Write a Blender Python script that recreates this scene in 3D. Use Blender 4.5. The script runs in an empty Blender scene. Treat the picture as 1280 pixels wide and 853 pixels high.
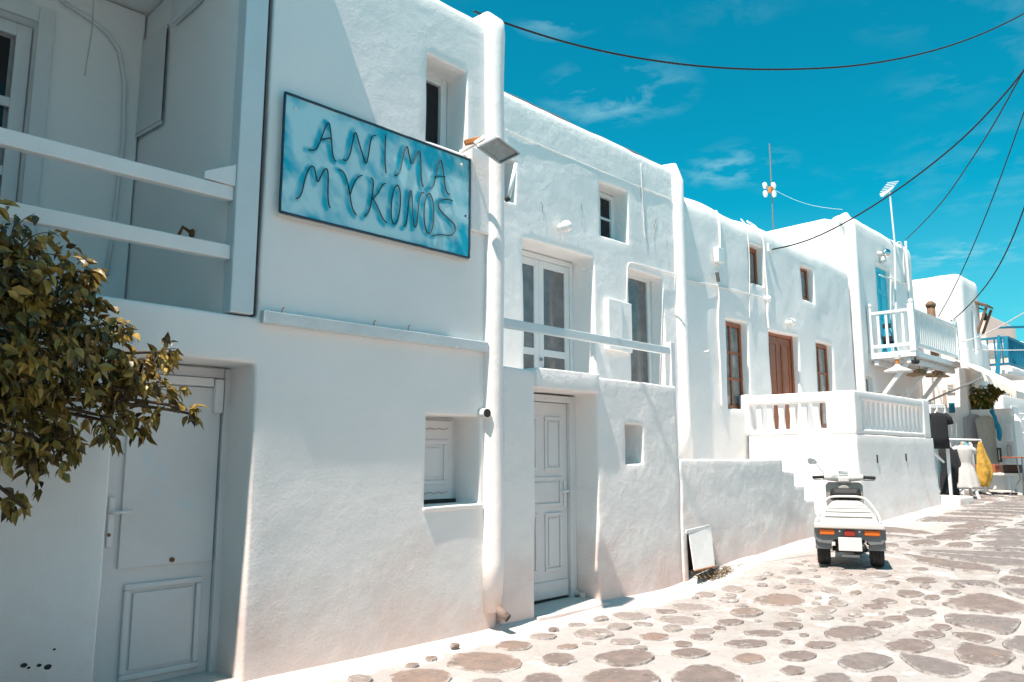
import bpy, bmesh, math, random
from mathutils import Vector, Matrix, noise
random.seed(7)
sc = bpy.context.scene
COL = sc.collection
R_ = math.radians

# ------------------------------------------------------------------ camera
FPX = 967.0
PITCH = math.atan((570 - 426.5) / FPX)
AZ = math.atan((1600 - 640) / (FPX / math.cos(PITCH)))
CAM = Vector((0, 0, 1.5))
cF = Vector((math.cos(AZ) * math.cos(PITCH), math.sin(AZ) * math.cos(PITCH), math.sin(PITCH)))
cR = Vector((math.sin(AZ), -math.cos(AZ), 0))
cU = cR.cross(cF)
cam = bpy.data.objects.new('camera', bpy.data.cameras.new('camera'))
COL.objects.link(cam)
cam.matrix_world = Matrix.Translation(CAM) @ Matrix((cR, cU, -cF)).transposed().to_4x4()
cam.data.sensor_width = 36
cam.data.lens = FPX * 36 / 1280
cam.data.clip_start = 0.05
cam.data.clip_end = 3000
sc.camera = cam

# ------------------------------------------------------------------ light
SUN = Vector((.43, .058, -.9)).normalized()          # the way sunlight travels
sun = bpy.data.objects.new('sun', bpy.data.lights.new('sun', 'SUN'))
COL.objects.link(sun)
sun.data.energy = 4.9
sun.data.angle = R_(.5)
sun.data.color = (1, .865, .765)
sun.rotation_euler = SUN.to_track_quat('-Z', 'Y').to_euler()
EL = math.asin(-SUN.z)
AZS = math.atan2(-SUN.x, -SUN.y)
world = bpy.data.worlds.new('World')
sc.world = world
world.use_nodes = True
nt = world.node_tree
for n in list(nt.nodes): nt.nodes.remove(n)
def N(t, tree=None, **kw):
    n = (tree or nt).nodes.new(t)
    for k, v in kw.items(): setattr(n, k, v)
    return n
L = nt.links.new
BLOBS = ((1.66, 1.22, .25), (2.40, 1.27, .24), (4.3, 1.06, .45), (1.25, 1.08, .12))
out = N('ShaderNodeOutputWorld'); bg = N('ShaderNodeBackground')
sky = N('ShaderNodeTexSky', sky_type='NISHITA', sun_disc=False, sun_elevation=EL, sun_rotation=AZS)
sky.air_density = 1.0; sky.dust_density = .6; sky.ozone_density = 2.0
grade = N('ShaderNodeMix', data_type='RGBA', blend_type='MULTIPLY'); grade.inputs[0].default_value = 1
grade.inputs[7].default_value = (.010, .745, .70, 1)
L(sky.outputs[0], grade.inputs[6])
tc = N('ShaderNodeTexCoord'); sep = N('ShaderNodeSeparateXYZ'); L(tc.outputs['Generated'], sep.inputs[0])
zm = N('ShaderNodeMath', operation='MAXIMUM'); L(sep.outputs[2], zm.inputs[0]); zm.inputs[1].default_value = .06
dx = N('ShaderNodeMath', operation='DIVIDE'); L(sep.outputs[0], dx.inputs[0]); L(zm.outputs[0], dx.inputs[1])
dy = N('ShaderNodeMath', operation='DIVIDE'); L(sep.outputs[1], dy.inputs[0]); L(zm.outputs[0], dy.inputs[1])
cmb = N('ShaderNodeCombineXYZ'); L(dx.outputs[0], cmb.inputs[0]); L(dy.outputs[0], cmb.inputs[1])
cn = N('ShaderNodeTexNoise'); cn.inputs['Scale'].default_value = 5.5; cn.inputs['Detail'].default_value = 9; cn.inputs['Roughness'].default_value = .6; cn.inputs['Distortion'].default_value = .3
L(cmb.outputs[0], cn.inputs['Vector'])
cn2 = N('ShaderNodeTexNoise'); cn2.inputs['Scale'].default_value = 1.1; cn2.inputs['Detail'].default_value = 2
mp = N('ShaderNodeMapping'); mp.inputs['Location'].default_value = (3.1, 1.7, 0); L(cmb.outputs[0], mp.inputs[0]); L(mp.outputs[0], cn2.inputs['Vector'])
mr = N('ShaderNodeMapRange'); mr.inputs[1].default_value = .47; mr.inputs[2].default_value = .86; L(cn.outputs[0], mr.inputs[0])
mr2 = N('ShaderNodeMapRange'); mr2.inputs[1].default_value = .5; mr2.inputs[2].default_value = .66; L(cn2.outputs[0], mr2.inputs[0])
msk = None                                              # where the few small clouds stand: a couple of patches, thinner elsewhere
for (bx, by, br) in BLOBS:
    vd = N('ShaderNodeVectorMath', operation='DISTANCE'); L(cmb.outputs[0], vd.inputs[0]); vd.inputs[1].default_value = (bx, by, 0)
    br_ = N('ShaderNodeMapRange'); br_.inputs[1].default_value = br; br_.inputs[2].default_value = br * .25; L(vd.outputs['Value'], br_.inputs[0])
    if msk: mx_ = N('ShaderNodeMath', operation='MAXIMUM'); L(msk, mx_.inputs[0]); L(br_.outputs[0], mx_.inputs[1]); msk = mx_.outputs[0]
    else: msk = br_.outputs[0]
lo_ = N('ShaderNodeMath', operation='MULTIPLY'); L(mr2.outputs[0], lo_.inputs[0]); lo_.inputs[1].default_value = .25
mx_ = N('ShaderNodeMath', operation='MAXIMUM'); L(msk, mx_.inputs[0]); L(lo_.outputs[0], mx_.inputs[1])
mu = N('ShaderNodeMath', operation='MULTIPLY'); L(mr.outputs[0], mu.inputs[0]); L(mx_.outputs[0], mu.inputs[1])
# haze that pales the sky near the horizon
hz = N('ShaderNodeMapRange'); hz.inputs[1].default_value = .30; hz.inputs[2].default_value = 0.0; hz.inputs[3].default_value = 0; hz.inputs[4].default_value = .42; L(sep.outputs[2], hz.inputs[0])
pale = N('ShaderNodeMix', data_type='RGBA'); L(hz.outputs[0], pale.inputs[0]); L(grade.outputs[2], pale.inputs[6]); pale.inputs[7].default_value = (1.9, 3.5, 4.0, 1)
cl = N('ShaderNodeMix', data_type='RGBA'); L(mu.outputs[0], cl.inputs[0]); L(pale.outputs[2], cl.inputs[6]); cl.inputs[7].default_value = (2.2, 3.9, 4.4, 1)
L(cl.outputs[2], bg.inputs[0]); bg.inputs[1].default_value = .12
L(bg.outputs[0], out.inputs[0])
sc.view_settings.view_transform = 'Standard'
sc.view_settings.look = 'None'
sc.view_settings.exposure = 0.76
sc.view_settings.gamma = 1

# ------------------------------------------------------------------ rays through the photograph's pixels, cut with real planes
def ray(x, y): return cF + cR * ((x - 640) / FPX) - cU * ((y - 426.5) / FPX)
def PY(x, y, Y): r = ray(x, y); return CAM + r * ((Y - CAM.y) / r.y)
def PX(x, y, X): r = ray(x, y); return CAM + r * ((X - CAM.x) / r.x)
KN = [(-1e4, 0), (7.3, 0), (9.5, .19), (11.5, .29), (14, .33), (18, .49), (24, .56), (40, .72), (1e5, .72)]
def g(X):
    for (a, u), (b, v) in zip(KN, KN[1:]):
        if X <= b:
            t = (X - a) / (b - a); t = t * t * (3 - 2 * t) if b < 9.9 or a > 30 else t
            return u + (v - u) * t
    return .72
def PG(x, y):
    r = ray(x, y); z = 0.2
    for _ in range(30):
        p = CAM + r * ((z - CAM.z) / r.z); z = .5 * z + .5 * g(p.x)
    return p
def hit(A, B, x, y):                                    # ray cut with the vertical plane through A and B
    n = (B - A).cross(Vector((0, 0, 1))); r = ray(x, y)
    return CAM + r * (n.dot(A - CAM) / n.dot(r))

# ------------------------------------------------------------------ materials
MATS = {}
def mat(name, col, rough=.6, bump=0, bscale=40, var=0, vscale=3, metal=0, spec=.5, col2=None, dirt=None, coat=0):
    m = bpy.data.materials.new(name); m.use_nodes = True; t = m.node_tree; b = t.nodes['Principled BSDF']
    b.inputs['Roughness'].default_value = rough; b.inputs['Metallic'].default_value = metal
    b.inputs['Specular IOR Level'].default_value = spec; b.inputs['Coat Weight'].default_value = coat
    b.inputs['Base Color'].default_value = (*col, 1)
    geo = N('ShaderNodeNewGeometry', t)
    src = None
    if var or col2:
        nz = N('ShaderNodeTexNoise', t); nz.inputs['Scale'].default_value = vscale; nz.inputs['Detail'].default_value = 6; nz.inputs['Roughness'].default_value = .6
        t.links.new(geo.outputs['Position'], nz.inputs['Vector'])
        r = N('ShaderNodeMapRange', t); r.inputs[1].default_value = .35; r.inputs[2].default_value = .65; t.links.new(nz.outputs[0], r.inputs[0])
        mx = N('ShaderNodeMix', t, data_type='RGBA'); t.links.new(r.outputs[0], mx.inputs[0])
        c2 = col2 or tuple(c * (1 - var) for c in col)
        mx.inputs[6].default_value = (*col, 1); mx.inputs[7].default_value = (*c2, 1); src = mx.outputs[2]
    if dirt:                                            # blotches of another colour: (colour, scale, low, high)
        for dc, ds, lo, hi in dirt:
            nz = N('ShaderNodeTexNoise', t); nz.inputs['Scale'].default_value = ds; nz.inputs['Detail'].default_value = 8; nz.inputs['Roughness'].default_value = .7
            t.links.new(geo.outputs['Position'], nz.inputs['Vector'])
            r = N('ShaderNodeMapRange', t); r.inputs[1].default_value = lo; r.inputs[2].default_value = hi; t.links.new(nz.outputs[0], r.inputs[0])
            mx = N('ShaderNodeMix', t, data_type='RGBA'); t.links.new(r.outputs[0], mx.inputs[0])
            if src: t.links.new(src, mx.inputs[6])
            else: mx.inputs[6].default_value = (*col, 1)
            mx.inputs[7].default_value = (*dc, 1); src = mx.outputs[2]
    if src: t.links.new(src, b.inputs['Base Color'])
    if bump:
        nz = N('ShaderNodeTexNoise', t); nz.inputs['Scale'].default_value = bscale; nz.inputs['Detail'].default_value = 5
        t.links.new(geo.outputs['Position'], nz.inputs['Vector'])
        bp = N('ShaderNodeBump', t); bp.inputs['Strength'].default_value = bump; bp.inputs['Distance'].default_value = .01
        t.links.new(nz.outputs[0], bp.inputs['Height']); t.links.new(bp.outputs[0], b.inputs['Normal'])
    MATS[name] = m
    return m
def plaster(name, base, stain, fine=.35, coarse=.5, stain_amt=.75, streak=0.0):
    m = bpy.data.materials.new(name); m.use_nodes = True; t = m.node_tree; b = t.nodes['Principled BSDF']; l = t.links.new
    b.inputs['Roughness'].default_value = .85; b.inputs['Specular IOR Level'].default_value = .2
    geo = N('ShaderNodeNewGeometry', t); sp = N('ShaderNodeSeparateXYZ', t); l(geo.outputs['Position'], sp.inputs[0])
    n1 = N('ShaderNodeTexNoise', t); n1.inputs['Scale'].default_value = .9; n1.inputs['Detail'].default_value = 7; l(geo.outputs['Position'], n1.inputs['Vector'])
    r1 = N('ShaderNodeMapRange', t); r1.inputs[1].default_value = .4; r1.inputs[2].default_value = .72; r1.inputs[4].default_value = stain_amt; l(n1.outputs[0], r1.inputs[0])
    m1 = N('ShaderNodeMix', t, data_type='RGBA'); l(r1.outputs[0], m1.inputs[0]); m1.inputs[6].default_value = (*base, 1); m1.inputs[7].default_value = (*[c * .93 for c in base], 1)
    # road-splash stain at the foot of the wall, with its own ragged upper limit
    n2 = N('ShaderNodeTexNoise', t); n2.inputs['Scale'].default_value = 2.3; n2.inputs['Detail'].default_value = 6; l(geo.outputs['Position'], n2.inputs['Vector'])
    ad = N('ShaderNodeMath', t, operation='MULTIPLY_ADD'); l(n2.outputs[0], ad.inputs[0]); ad.inputs[1].default_value = -1.3; l(sp.outputs[2], ad.inputs[2])
    r2 = N('ShaderNodeMapRange', t); r2.inputs[1].default_value = .15; r2.inputs[2].default_value = -.75; r2.inputs[4].default_value = stain_amt; l(ad.outputs[0], r2.inputs[0])
    m2 = N('ShaderNodeMix', t, data_type='RGBA'); l(r2.outputs[0], m2.inputs[0]); l(m1.outputs[2], m2.inputs[6]); m2.inputs[7].default_value = (*stain, 1)
    # sparse scuffs and rust-brown flecks, drawn out downwards
    mpn = N('ShaderNodeMapping', t); mpn.inputs['Scale'].default_value = (7, 7, 1.6); l(geo.outputs['Position'], mpn.inputs[0])
    n3 = N('ShaderNodeTexNoise', t); n3.inputs['Scale'].default_value = 1.2; n3.inputs['Detail'].default_value = 9; n3.inputs['Roughness'].default_value = .75; l(mpn.outputs[0], n3.inputs['Vector'])
    r3 = N('ShaderNodeMapRange', t); r3.inputs[1].default_value = .68 - streak; r3.inputs[2].default_value = .82; r3.inputs[4].default_value = .55; l(n3.outputs[0], r3.inputs[0])
    m3 = N('ShaderNodeMix', t, data_type='RGBA'); l(r3.outputs[0], m3.inputs[0]); l(m2.outputs[2], m3.inputs[6]); m3.inputs[7].default_value = (.5, .43, .39, 1)
    l(m3.outputs[2], b.inputs['Base Color'])
    na = N('ShaderNodeTexNoise', t); na.inputs['Scale'].default_value = 55; na.inputs['Detail'].default_value = 6; na.inputs['Roughness'].default_value = .65; l(geo.outputs['Position'], na.inputs['Vector'])
    nb = N('ShaderNodeTexNoise', t); nb.inputs['Scale'].default_value = 6; nb.inputs['Detail'].default_value = 5; nb.inputs['Distortion'].default_value = .15; l(geo.outputs['Position'], nb.inputs['Vector'])
    ba = N('ShaderNodeBump', t); ba.inputs['Strength'].default_value = fine; ba.inputs['Distance'].default_value = .006; l(na.outputs[0], ba.inputs['Height'])
    bb = N('ShaderNodeBump', t); bb.inputs['Strength'].default_value = coarse; bb.inputs['Distance'].default_value = .016; l(nb.outputs[0], bb.inputs['Height']); l(ba.outputs[0], bb.inputs['Normal'])
    l(bb.outputs[0], b.inputs['Normal'])
    MATS[name] = m
plaster('smooth_plaster', (.90, .87, .845), (.74, .55, .48), .45, .5)
plaster('rough_plaster', (.90, .87, .845), (.70, .48, .42), .7, 1.0, .8, .045)
plaster('far_plaster', (.88, .85, .825), (.75, .6, .55), .2, .3, .3)
mat('white_paint', (.80, .80, .79), .45, .15, 30, .05, 4, dirt=[((.62, .53, .45), 14, .68, .8)])
mat('door_paint', (.74, .735, .73), .5, .2, 25, .08, 2, dirt=[((.60, .72, .77), 2.2, .58, .74), ((.5, .44, .40), 18, .70, .8)])
mat('post_paint', (.66, .73, .75), .5, .2, 25, .06, 3)
mat('ledge_paint', (.62, .68, .69), .6, .3, 30, .1, 4, dirt=[((.36, .17, .08), 16, .68, .76), ((.8, .79, .78), 8, .6, .7)])
mat('steel_grey', (.35, .36, .37), .35, 0, metal=.8)
mat('dark_gap', (.03, .03, .03), .8)
mat('glass_dark', (.02, .02, .024), .12, 0, var=.3, vscale=2, spec=.25)
mat('glass_curtain', (.20, .19, .19), .12, 0, var=.35, vscale=5, spec=.7)
mat('glass_brown', (.28, .27, .26), .12, 0, var=.5, vscale=5, spec=.7)
mat('wood_varnish', (.34, .095, .035), .38, .2, 30, .25, 9)
mat('wood_old', (.20, .11, .06), .7, .4, 30, .35, 12)
mat('turquoise_paint', (.0, .56, .74), .45, .1, 25, .08, 3)
mat('blue_paint', (.0, .16, .27), .45, .1, 25, .1, 3)
mat('blue_cloth', (.01, .25, .38), .9, .3, 30, .25, 8)
mat('slate_blue', (.36, .50, .54), .7, .3, 20, .15, 5)
mat('plastic_white', (.82, .81, .79), .3, 0, var=.03)
mat('globe_glass', (.85, .82, .78), .25, 0, spec=.5)
mat('rusty', (.25, .10, .04), .8, .4, 60, .3, 20)
mat('orange_rust', (.62, .22, .05), .7, .4, 60, .3, 20)
mat('lens_grey', (.30, .34, .34), .12, 0, var=.3, vscale=14)
mat('cable_black', (.012, .012, .014), .6)
mat('cable_white', (.75, .74, .72), .6)
mat('rubber', (.012, .012, .013), .7, .3, 60)
mat('black_plastic', (.02, .02, .022), .6, spec=.3)
mat('grey_plastic', (.17, .18, .185), .5, .1, 50)
mat('shield_grey', (.34, .33, .31), .45)
mat('scooter_white', (.66, .645, .615), .3, 0, var=.06, vscale=9, coat=.3, dirt=[((.5, .42, .34), 30, .7, .8)])
mat('amber_lens', (.85, .17, .01), .2, 0, var=.25, vscale=70)
mat('red_lens', (.35, .03, .015), .2, 0, var=.25, vscale=70)
mat('plate_white', (.70, .69, .68), .5)
mat('chrome', (.7, .7, .7), .12, 0, metal=1)
mat('engine_dark', (.05, .045, .04), .5, .3, 60, .3, 30, metal=.4)
mat('cloth_black', (.014, .015, .018), .9, .3, 60)
mat('cloth_white', (.60, .575, .55), .9, .5, 45, .12, 20)
mat('cloth_yellow', (.72, .42, .07), .9, .8, 14, .45, 9)
mat('cloth_grey', (.45, .42, .42), .9, .4, 30, .12, 10)
mat('cloth_beige', (.50, .43, .36), .9, .4, 30, .15, 10)
mat('cloth_teal', (.06, .32, .38), .9, .4, 30, .3, 12)
mat('canvas', (.76, .72, .66), .9, .3, 60, .08, 5)
mat('straw', (.42, .30, .17), .9, .8, 90, .3, 25)
mat('terracotta', (.40, .11, .05), .8, .4, 40, .2, 12)
mat('print_brown', (.10, .06, .045), .8, .3, 40, .4, 25)
mat('paper', (.72, .70, .66), .8)
mat('ink', (.10, .12, .14), .8)
mat('pink_wall', (.72, .52, .44), .85, .3, 20, .06, 2)
mat('bark', (.12, .075, .045), .9, .6, 60, .3, 15)
mat('weed', (.25, .17, .08), .9, .4, 40, .5, 30)
mat('soil', (.05, .03, .02), .95, .8, 60, .5, 20)
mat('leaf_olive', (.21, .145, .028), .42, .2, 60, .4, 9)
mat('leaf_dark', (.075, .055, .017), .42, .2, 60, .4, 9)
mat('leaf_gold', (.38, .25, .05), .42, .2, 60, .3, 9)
mat('leaf_green', (.13, .14, .015), .5, .2, 60, .4, 6)
for k in ('leaf_olive', 'leaf_dark', 'leaf_gold', 'leaf_green'):
    MATS[k].node_tree.nodes['Principled BSDF'].inputs['Transmission Weight'].default_value = 0.0
mat('sign_wire', (.02, .03, .045), .5, .5, 150, .5, 60)
mat('sign_border', (.012, .05, .085), .4, .4, 80, .3, 30)
# stones: weathered schist with whitewash rubbed over it
def stone(name, c1, c2, wlo, whi):
    _stone(name, c1, c2, wlo, whi); t = MATS[name].node_tree; b = t.nodes['Principled BSDF']; src = b.inputs['Base Color'].links[0].from_socket; l = t.links.new
    at = N('ShaderNodeAttribute', t, attribute_name='rim'); geo = N('ShaderNodeNewGeometry', t); nz = N('ShaderNodeTexNoise', t); nz.inputs['Scale'].default_value = 11; nz.inputs['Detail'].default_value = 8; nz.inputs['Roughness'].default_value = .7
    l(geo.outputs['Position'], nz.inputs['Vector']); m1 = N('ShaderNodeMath', t, operation='MULTIPLY_ADD'); l(nz.outputs[0], m1.inputs[0]); m1.inputs[1].default_value = 1.15; l(at.outputs['Fac'], m1.inputs[2])
    r = N('ShaderNodeMapRange', t); r.inputs[1].default_value = 1.46; r.inputs[2].default_value = 1.64; r.inputs[4].default_value = .8; l(m1.outputs[0], r.inputs[0])
    mx = N('ShaderNodeMix', t, data_type='RGBA'); l(r.outputs[0], mx.inputs[0]); l(src, mx.inputs[6]); mx.inputs[7].default_value = (.44, .415, .40, 1); l(mx.outputs[2], b.inputs['Base Color'])
def _stone(name, c1, c2, wlo, whi):
    mat(name, c1, .75, .9, 28, 0, 7, col2=c2, dirt=[((.30, .16, .10), 5, .60, .74), ((.11, .09, .085), 15, .56, .70), ((.48, .45, .43), 7, wlo, whi)])
stone('stone_clear', (.235, .185, .165), (.155, .125, .112), .60, .72)
stone('stone_rusty', (.27, .195, .16), (.19, .15, .13), .60, .72)
stone('stone_worn', (.29, .245, .225), (.22, .185, .168), .54, .66)
stone('stone_flag', (.225, .19, .177), (.155, .135, .128), .60, .70)
mat('limewash', (.44, .42, .405), .85, 1.0, 22, .12, 1.2)
def worn_lane():                                        # the middle of the lane has lost its limewash; edges and joints elsewhere are freshly painted
    t = MATS['limewash'].node_tree; b = t.nodes['Principled BSDF']; l = t.links.new; src = b.inputs['Base Color'].links[0].from_socket
    geo = N('ShaderNodeNewGeometry', t); sp = N('ShaderNodeSeparateXYZ', t); l(geo.outputs['Position'], sp.inputs[0])
    def ramp(sock, a, b_, c, d):
        u = N('ShaderNodeMapRange', t); u.inputs[1].default_value = a; u.inputs[2].default_value = b_; l(sock, u.inputs[0])
        v = N('ShaderNodeMapRange', t); v.inputs[1].default_value = d; v.inputs[2].default_value = c; l(sock, v.inputs[0])
        m = N('ShaderNodeMath', t, operation='MULTIPLY'); l(u.outputs[0], m.inputs[0]); l(v.outputs[0], m.inputs[1]); return m.outputs[0]
    mx = ramp(sp.outputs[0], 5.6, 6.9, 11.8, 12.6); my = ramp(sp.outputs[1], 1.2, 2.4, 4.35, 4.75)
    msk = N('ShaderNodeMath', t, operation='MULTIPLY'); l(mx, msk.inputs[0]); l(my, msk.inputs[1])
    for dc, ds, lo, hi, lift in (((.34, .305, .285), 2.1, .40, .60, .38), ((.38, .295, .255), 4.5, .52, .70, .25), ((.23, .195, .175), 13, .54, .68, .5), ((.56, .54, .53), 3.3, .56, .64, 1)):
        nz = N('ShaderNodeTexNoise', t); nz.inputs['Scale'].default_value = ds; nz.inputs['Detail'].default_value = 8; nz.inputs['Roughness'].default_value = .7; l(geo.outputs['Position'], nz.inputs['Vector'])
        r = N('ShaderNodeMapRange', t); r.inputs[1].default_value = lo; r.inputs[2].default_value = hi; l(nz.outputs[0], r.inputs[0])
        lf = N('ShaderNodeMapRange', t); lf.inputs[3].default_value = lift; lf.inputs[4].default_value = 1; l(msk.outputs[0], lf.inputs[0])
        m = N('ShaderNodeMath', t, operation='MULTIPLY'); l(r.outputs[0], m.inputs[0]); l(lf.outputs[0], m.inputs[1])
        mm = N('ShaderNodeMix', t, data_type='RGBA'); l(m.outputs[0], mm.inputs[0]); l(src, mm.inputs[6]); mm.inputs[7].default_value = (*dc, 1); src = mm.outputs[2]
    nz = N('ShaderNodeTexNoise', t); nz.inputs['Scale'].default_value = 3; nz.inputs['Detail'].default_value = 6; l(geo.outputs['Position'], nz.inputs['Vector'])
    ed = N('ShaderNodeMath', t, operation='MULTIPLY_ADD'); l(nz.outputs[0], ed.inputs[0]); ed.inputs[1].default_value = .5; l(sp.outputs[1], ed.inputs[2])
    er = N('ShaderNodeMapRange', t); er.inputs[1].default_value = 4.88; er.inputs[2].default_value = 5.0; er.inputs[4].default_value = .85; l(ed.outputs[0], er.inputs[0])
    mm = N('ShaderNodeMix', t, data_type='RGBA'); l(er.outputs[0], mm.inputs[0]); l(src, mm.inputs[6]); mm.inputs[7].default_value = (.58, .56, .545, 1); src = mm.outputs[2]
    l(src, b.inputs['Base Color'])
worn_lane()

# ------------------------------------------------------------------ mesh helpers
def wloc(o):
    v = Vector((0, 0, 0))
    while o: v += o.location; o = o.parent
    return v
class MB:
    def __init__(s): s.v = []; s.f = []
    def add(s, vs, fs):
        k = len(s.v); s.v += [Vector(v) for v in vs]; s.f += [tuple(i + k for i in f) for f in fs]; return s
    def box(s, x0, x1, y0, y1, z0, z1, M=None):
        vs = [Vector((x, y, z)) for x in (x0, x1) for y in (y0, y1) for z in (z0, z1)]
        if M: vs = [M @ v for v in vs]
        return s.add(vs, [(0, 1, 3, 2), (4, 6, 7, 5), (0, 4, 5, 1), (2, 3, 7, 6), (0, 2, 6, 4), (1, 5, 7, 3)])
    def bar(s, a, b, w, h, up=(0, 0, 1)):
        a = Vector(a); b = Vector(b); d = (b - a).normalized(); up = Vector(up)
        if abs(d.dot(up)) > .98: up = Vector((1, 0, 0))
        r = d.cross(up).normalized(); u = r.cross(d)
        vs = [p + r * (i * w / 2) + u * (j * h / 2) for p in (a, b) for i in (-1, 1) for j in (-1, 1)]
        return s.add(vs, [(0, 1, 3, 2), (4, 6, 7, 5), (0, 4, 5, 1), (2, 3, 7, 6), (0, 2, 6, 4), (1, 5, 7, 3)])
    def tube(s, pts, r, seg=8, closed=False):
        pts = [Vector(p) for p in pts]; n = len(pts); rs = r if isinstance(r, (list, tuple)) else [r] * n
        vs = []; fs = []; u = None
        for i, p in enumerate(pts):
            if closed: d = pts[(i + 1) % n] - pts[i - 1]
            else: d = pts[min(i + 1, n - 1)] - pts[max(i - 1, 0)]
            d.normalize()
            if u is None: u = d.orthogonal().normalized()
            u = (u - d * u.dot(d)).normalized(); w = d.cross(u)
            for k in range(seg):
                a = 2 * math.pi * k / seg; vs.append(p + (u * math.cos(a) + w * math.sin(a)) * rs[i])
        for i in range(n if closed else n - 1):
            j = (i + 1) % n
            for k in range(seg):
                m = (k + 1) % seg; fs.append((i * seg + k, i * seg + m, j * seg + m, j * seg + k))
        if not closed: fs.append(tuple(range(seg))[::-1]); fs.append(tuple((n - 1) * seg + k for k in range(seg)))
        return s.add(vs, fs)
    def lathe(s, prof, c=(0, 0, 0), M=None, seg=16, sx=1, sy=1):
        c = Vector(c); vs = []; fs = []; n = len(prof)
        for r, z in prof:
            for k in range(seg):
                a = 2 * math.pi * k / seg; v = Vector((math.cos(a) * r * sx, math.sin(a) * r * sy, z))
                vs.append((M @ v if M else v) + c)
        for i in range(n - 1):
            for k in range(seg):
                m = (k + 1) % seg; fs.append((i * seg + k, i * seg + m, (i + 1) * seg + m, (i + 1) * seg + k))
        fs.append(tuple(range(seg))[::-1]); fs.append(tuple((n - 1) * seg + k for k in range(seg)))
        return s.add(vs, fs)
    def ball(s, c, r, seg=14, sx=1, sy=1, sz=1):
        n = 8; return s.lathe([(r * math.sin(math.pi * (i + .02) / (n + .04)), -r * sz * math.cos(math.pi * (i + .02) / (n + .04))) for i in range(n + 1)], c, seg=seg, sx=sx, sy=sy)
    def prism(s, poly, d):                              # poly: 3D points, d: extrusion vector
        n = len(poly); d = Vector(d); a = [Vector(p) for p in poly]
        return s.add(a + [p + d for p in a], [tuple(range(n))[::-1], tuple(range(n, 2 * n))] + [(i, (i + 1) % n, (i + 1) % n + n, i + n) for i in range(n)])
    def build(s, name, m, parent=None, smooth=False, bevel=0, seg=2, label=None, fix=True):
        me = bpy.data.meshes.new(name); off = wloc(parent) if parent else Vector((0, 0, 0))
        me.from_pydata([tuple(v - off) for v in s.v], [], s.f)
        if fix:
            bm = bmesh.new(); bm.from_mesh(me); bmesh.ops.recalc_face_normals(bm, faces=bm.faces); bm.to_mesh(me); bm.free()
        me.materials.append(MATS[m] if isinstance(m, str) else m)
        if smooth: me.shade_smooth()
        o = bpy.data.objects.new(name, me); COL.objects.link(o)
        if parent: o.parent = parent
        if bevel:
            b = o.modifiers.new('bevel', 'BEVEL'); b.width = bevel; b.segments = seg; b.limit_method = 'ANGLE'; b.angle_limit = R_(40)
            if not smooth: b.harden_normals = False
        if label: o['label'] = label
        return o
def thing(name, label, cat, loc=(0, 0, 0), group=None):
    o = bpy.data.objects.new(name, None); COL.objects.link(o); o.location = loc; o.empty_display_size = .2
    o['label'] = label; o['category'] = cat
    if group: o['group'] = group
    return o
def tag(o, label, cat, group=None):
    o['label'] = label; o['category'] = cat
    if group: o['group'] = group
    return o
def struct(o): o['kind'] = 'structure'; return o
def copy_tree(o, parent=None):
    c = o.copy(); COL.objects.link(c); c.parent = parent
    for ch in list(o.children): copy_tree(ch, c)
    return c

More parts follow.
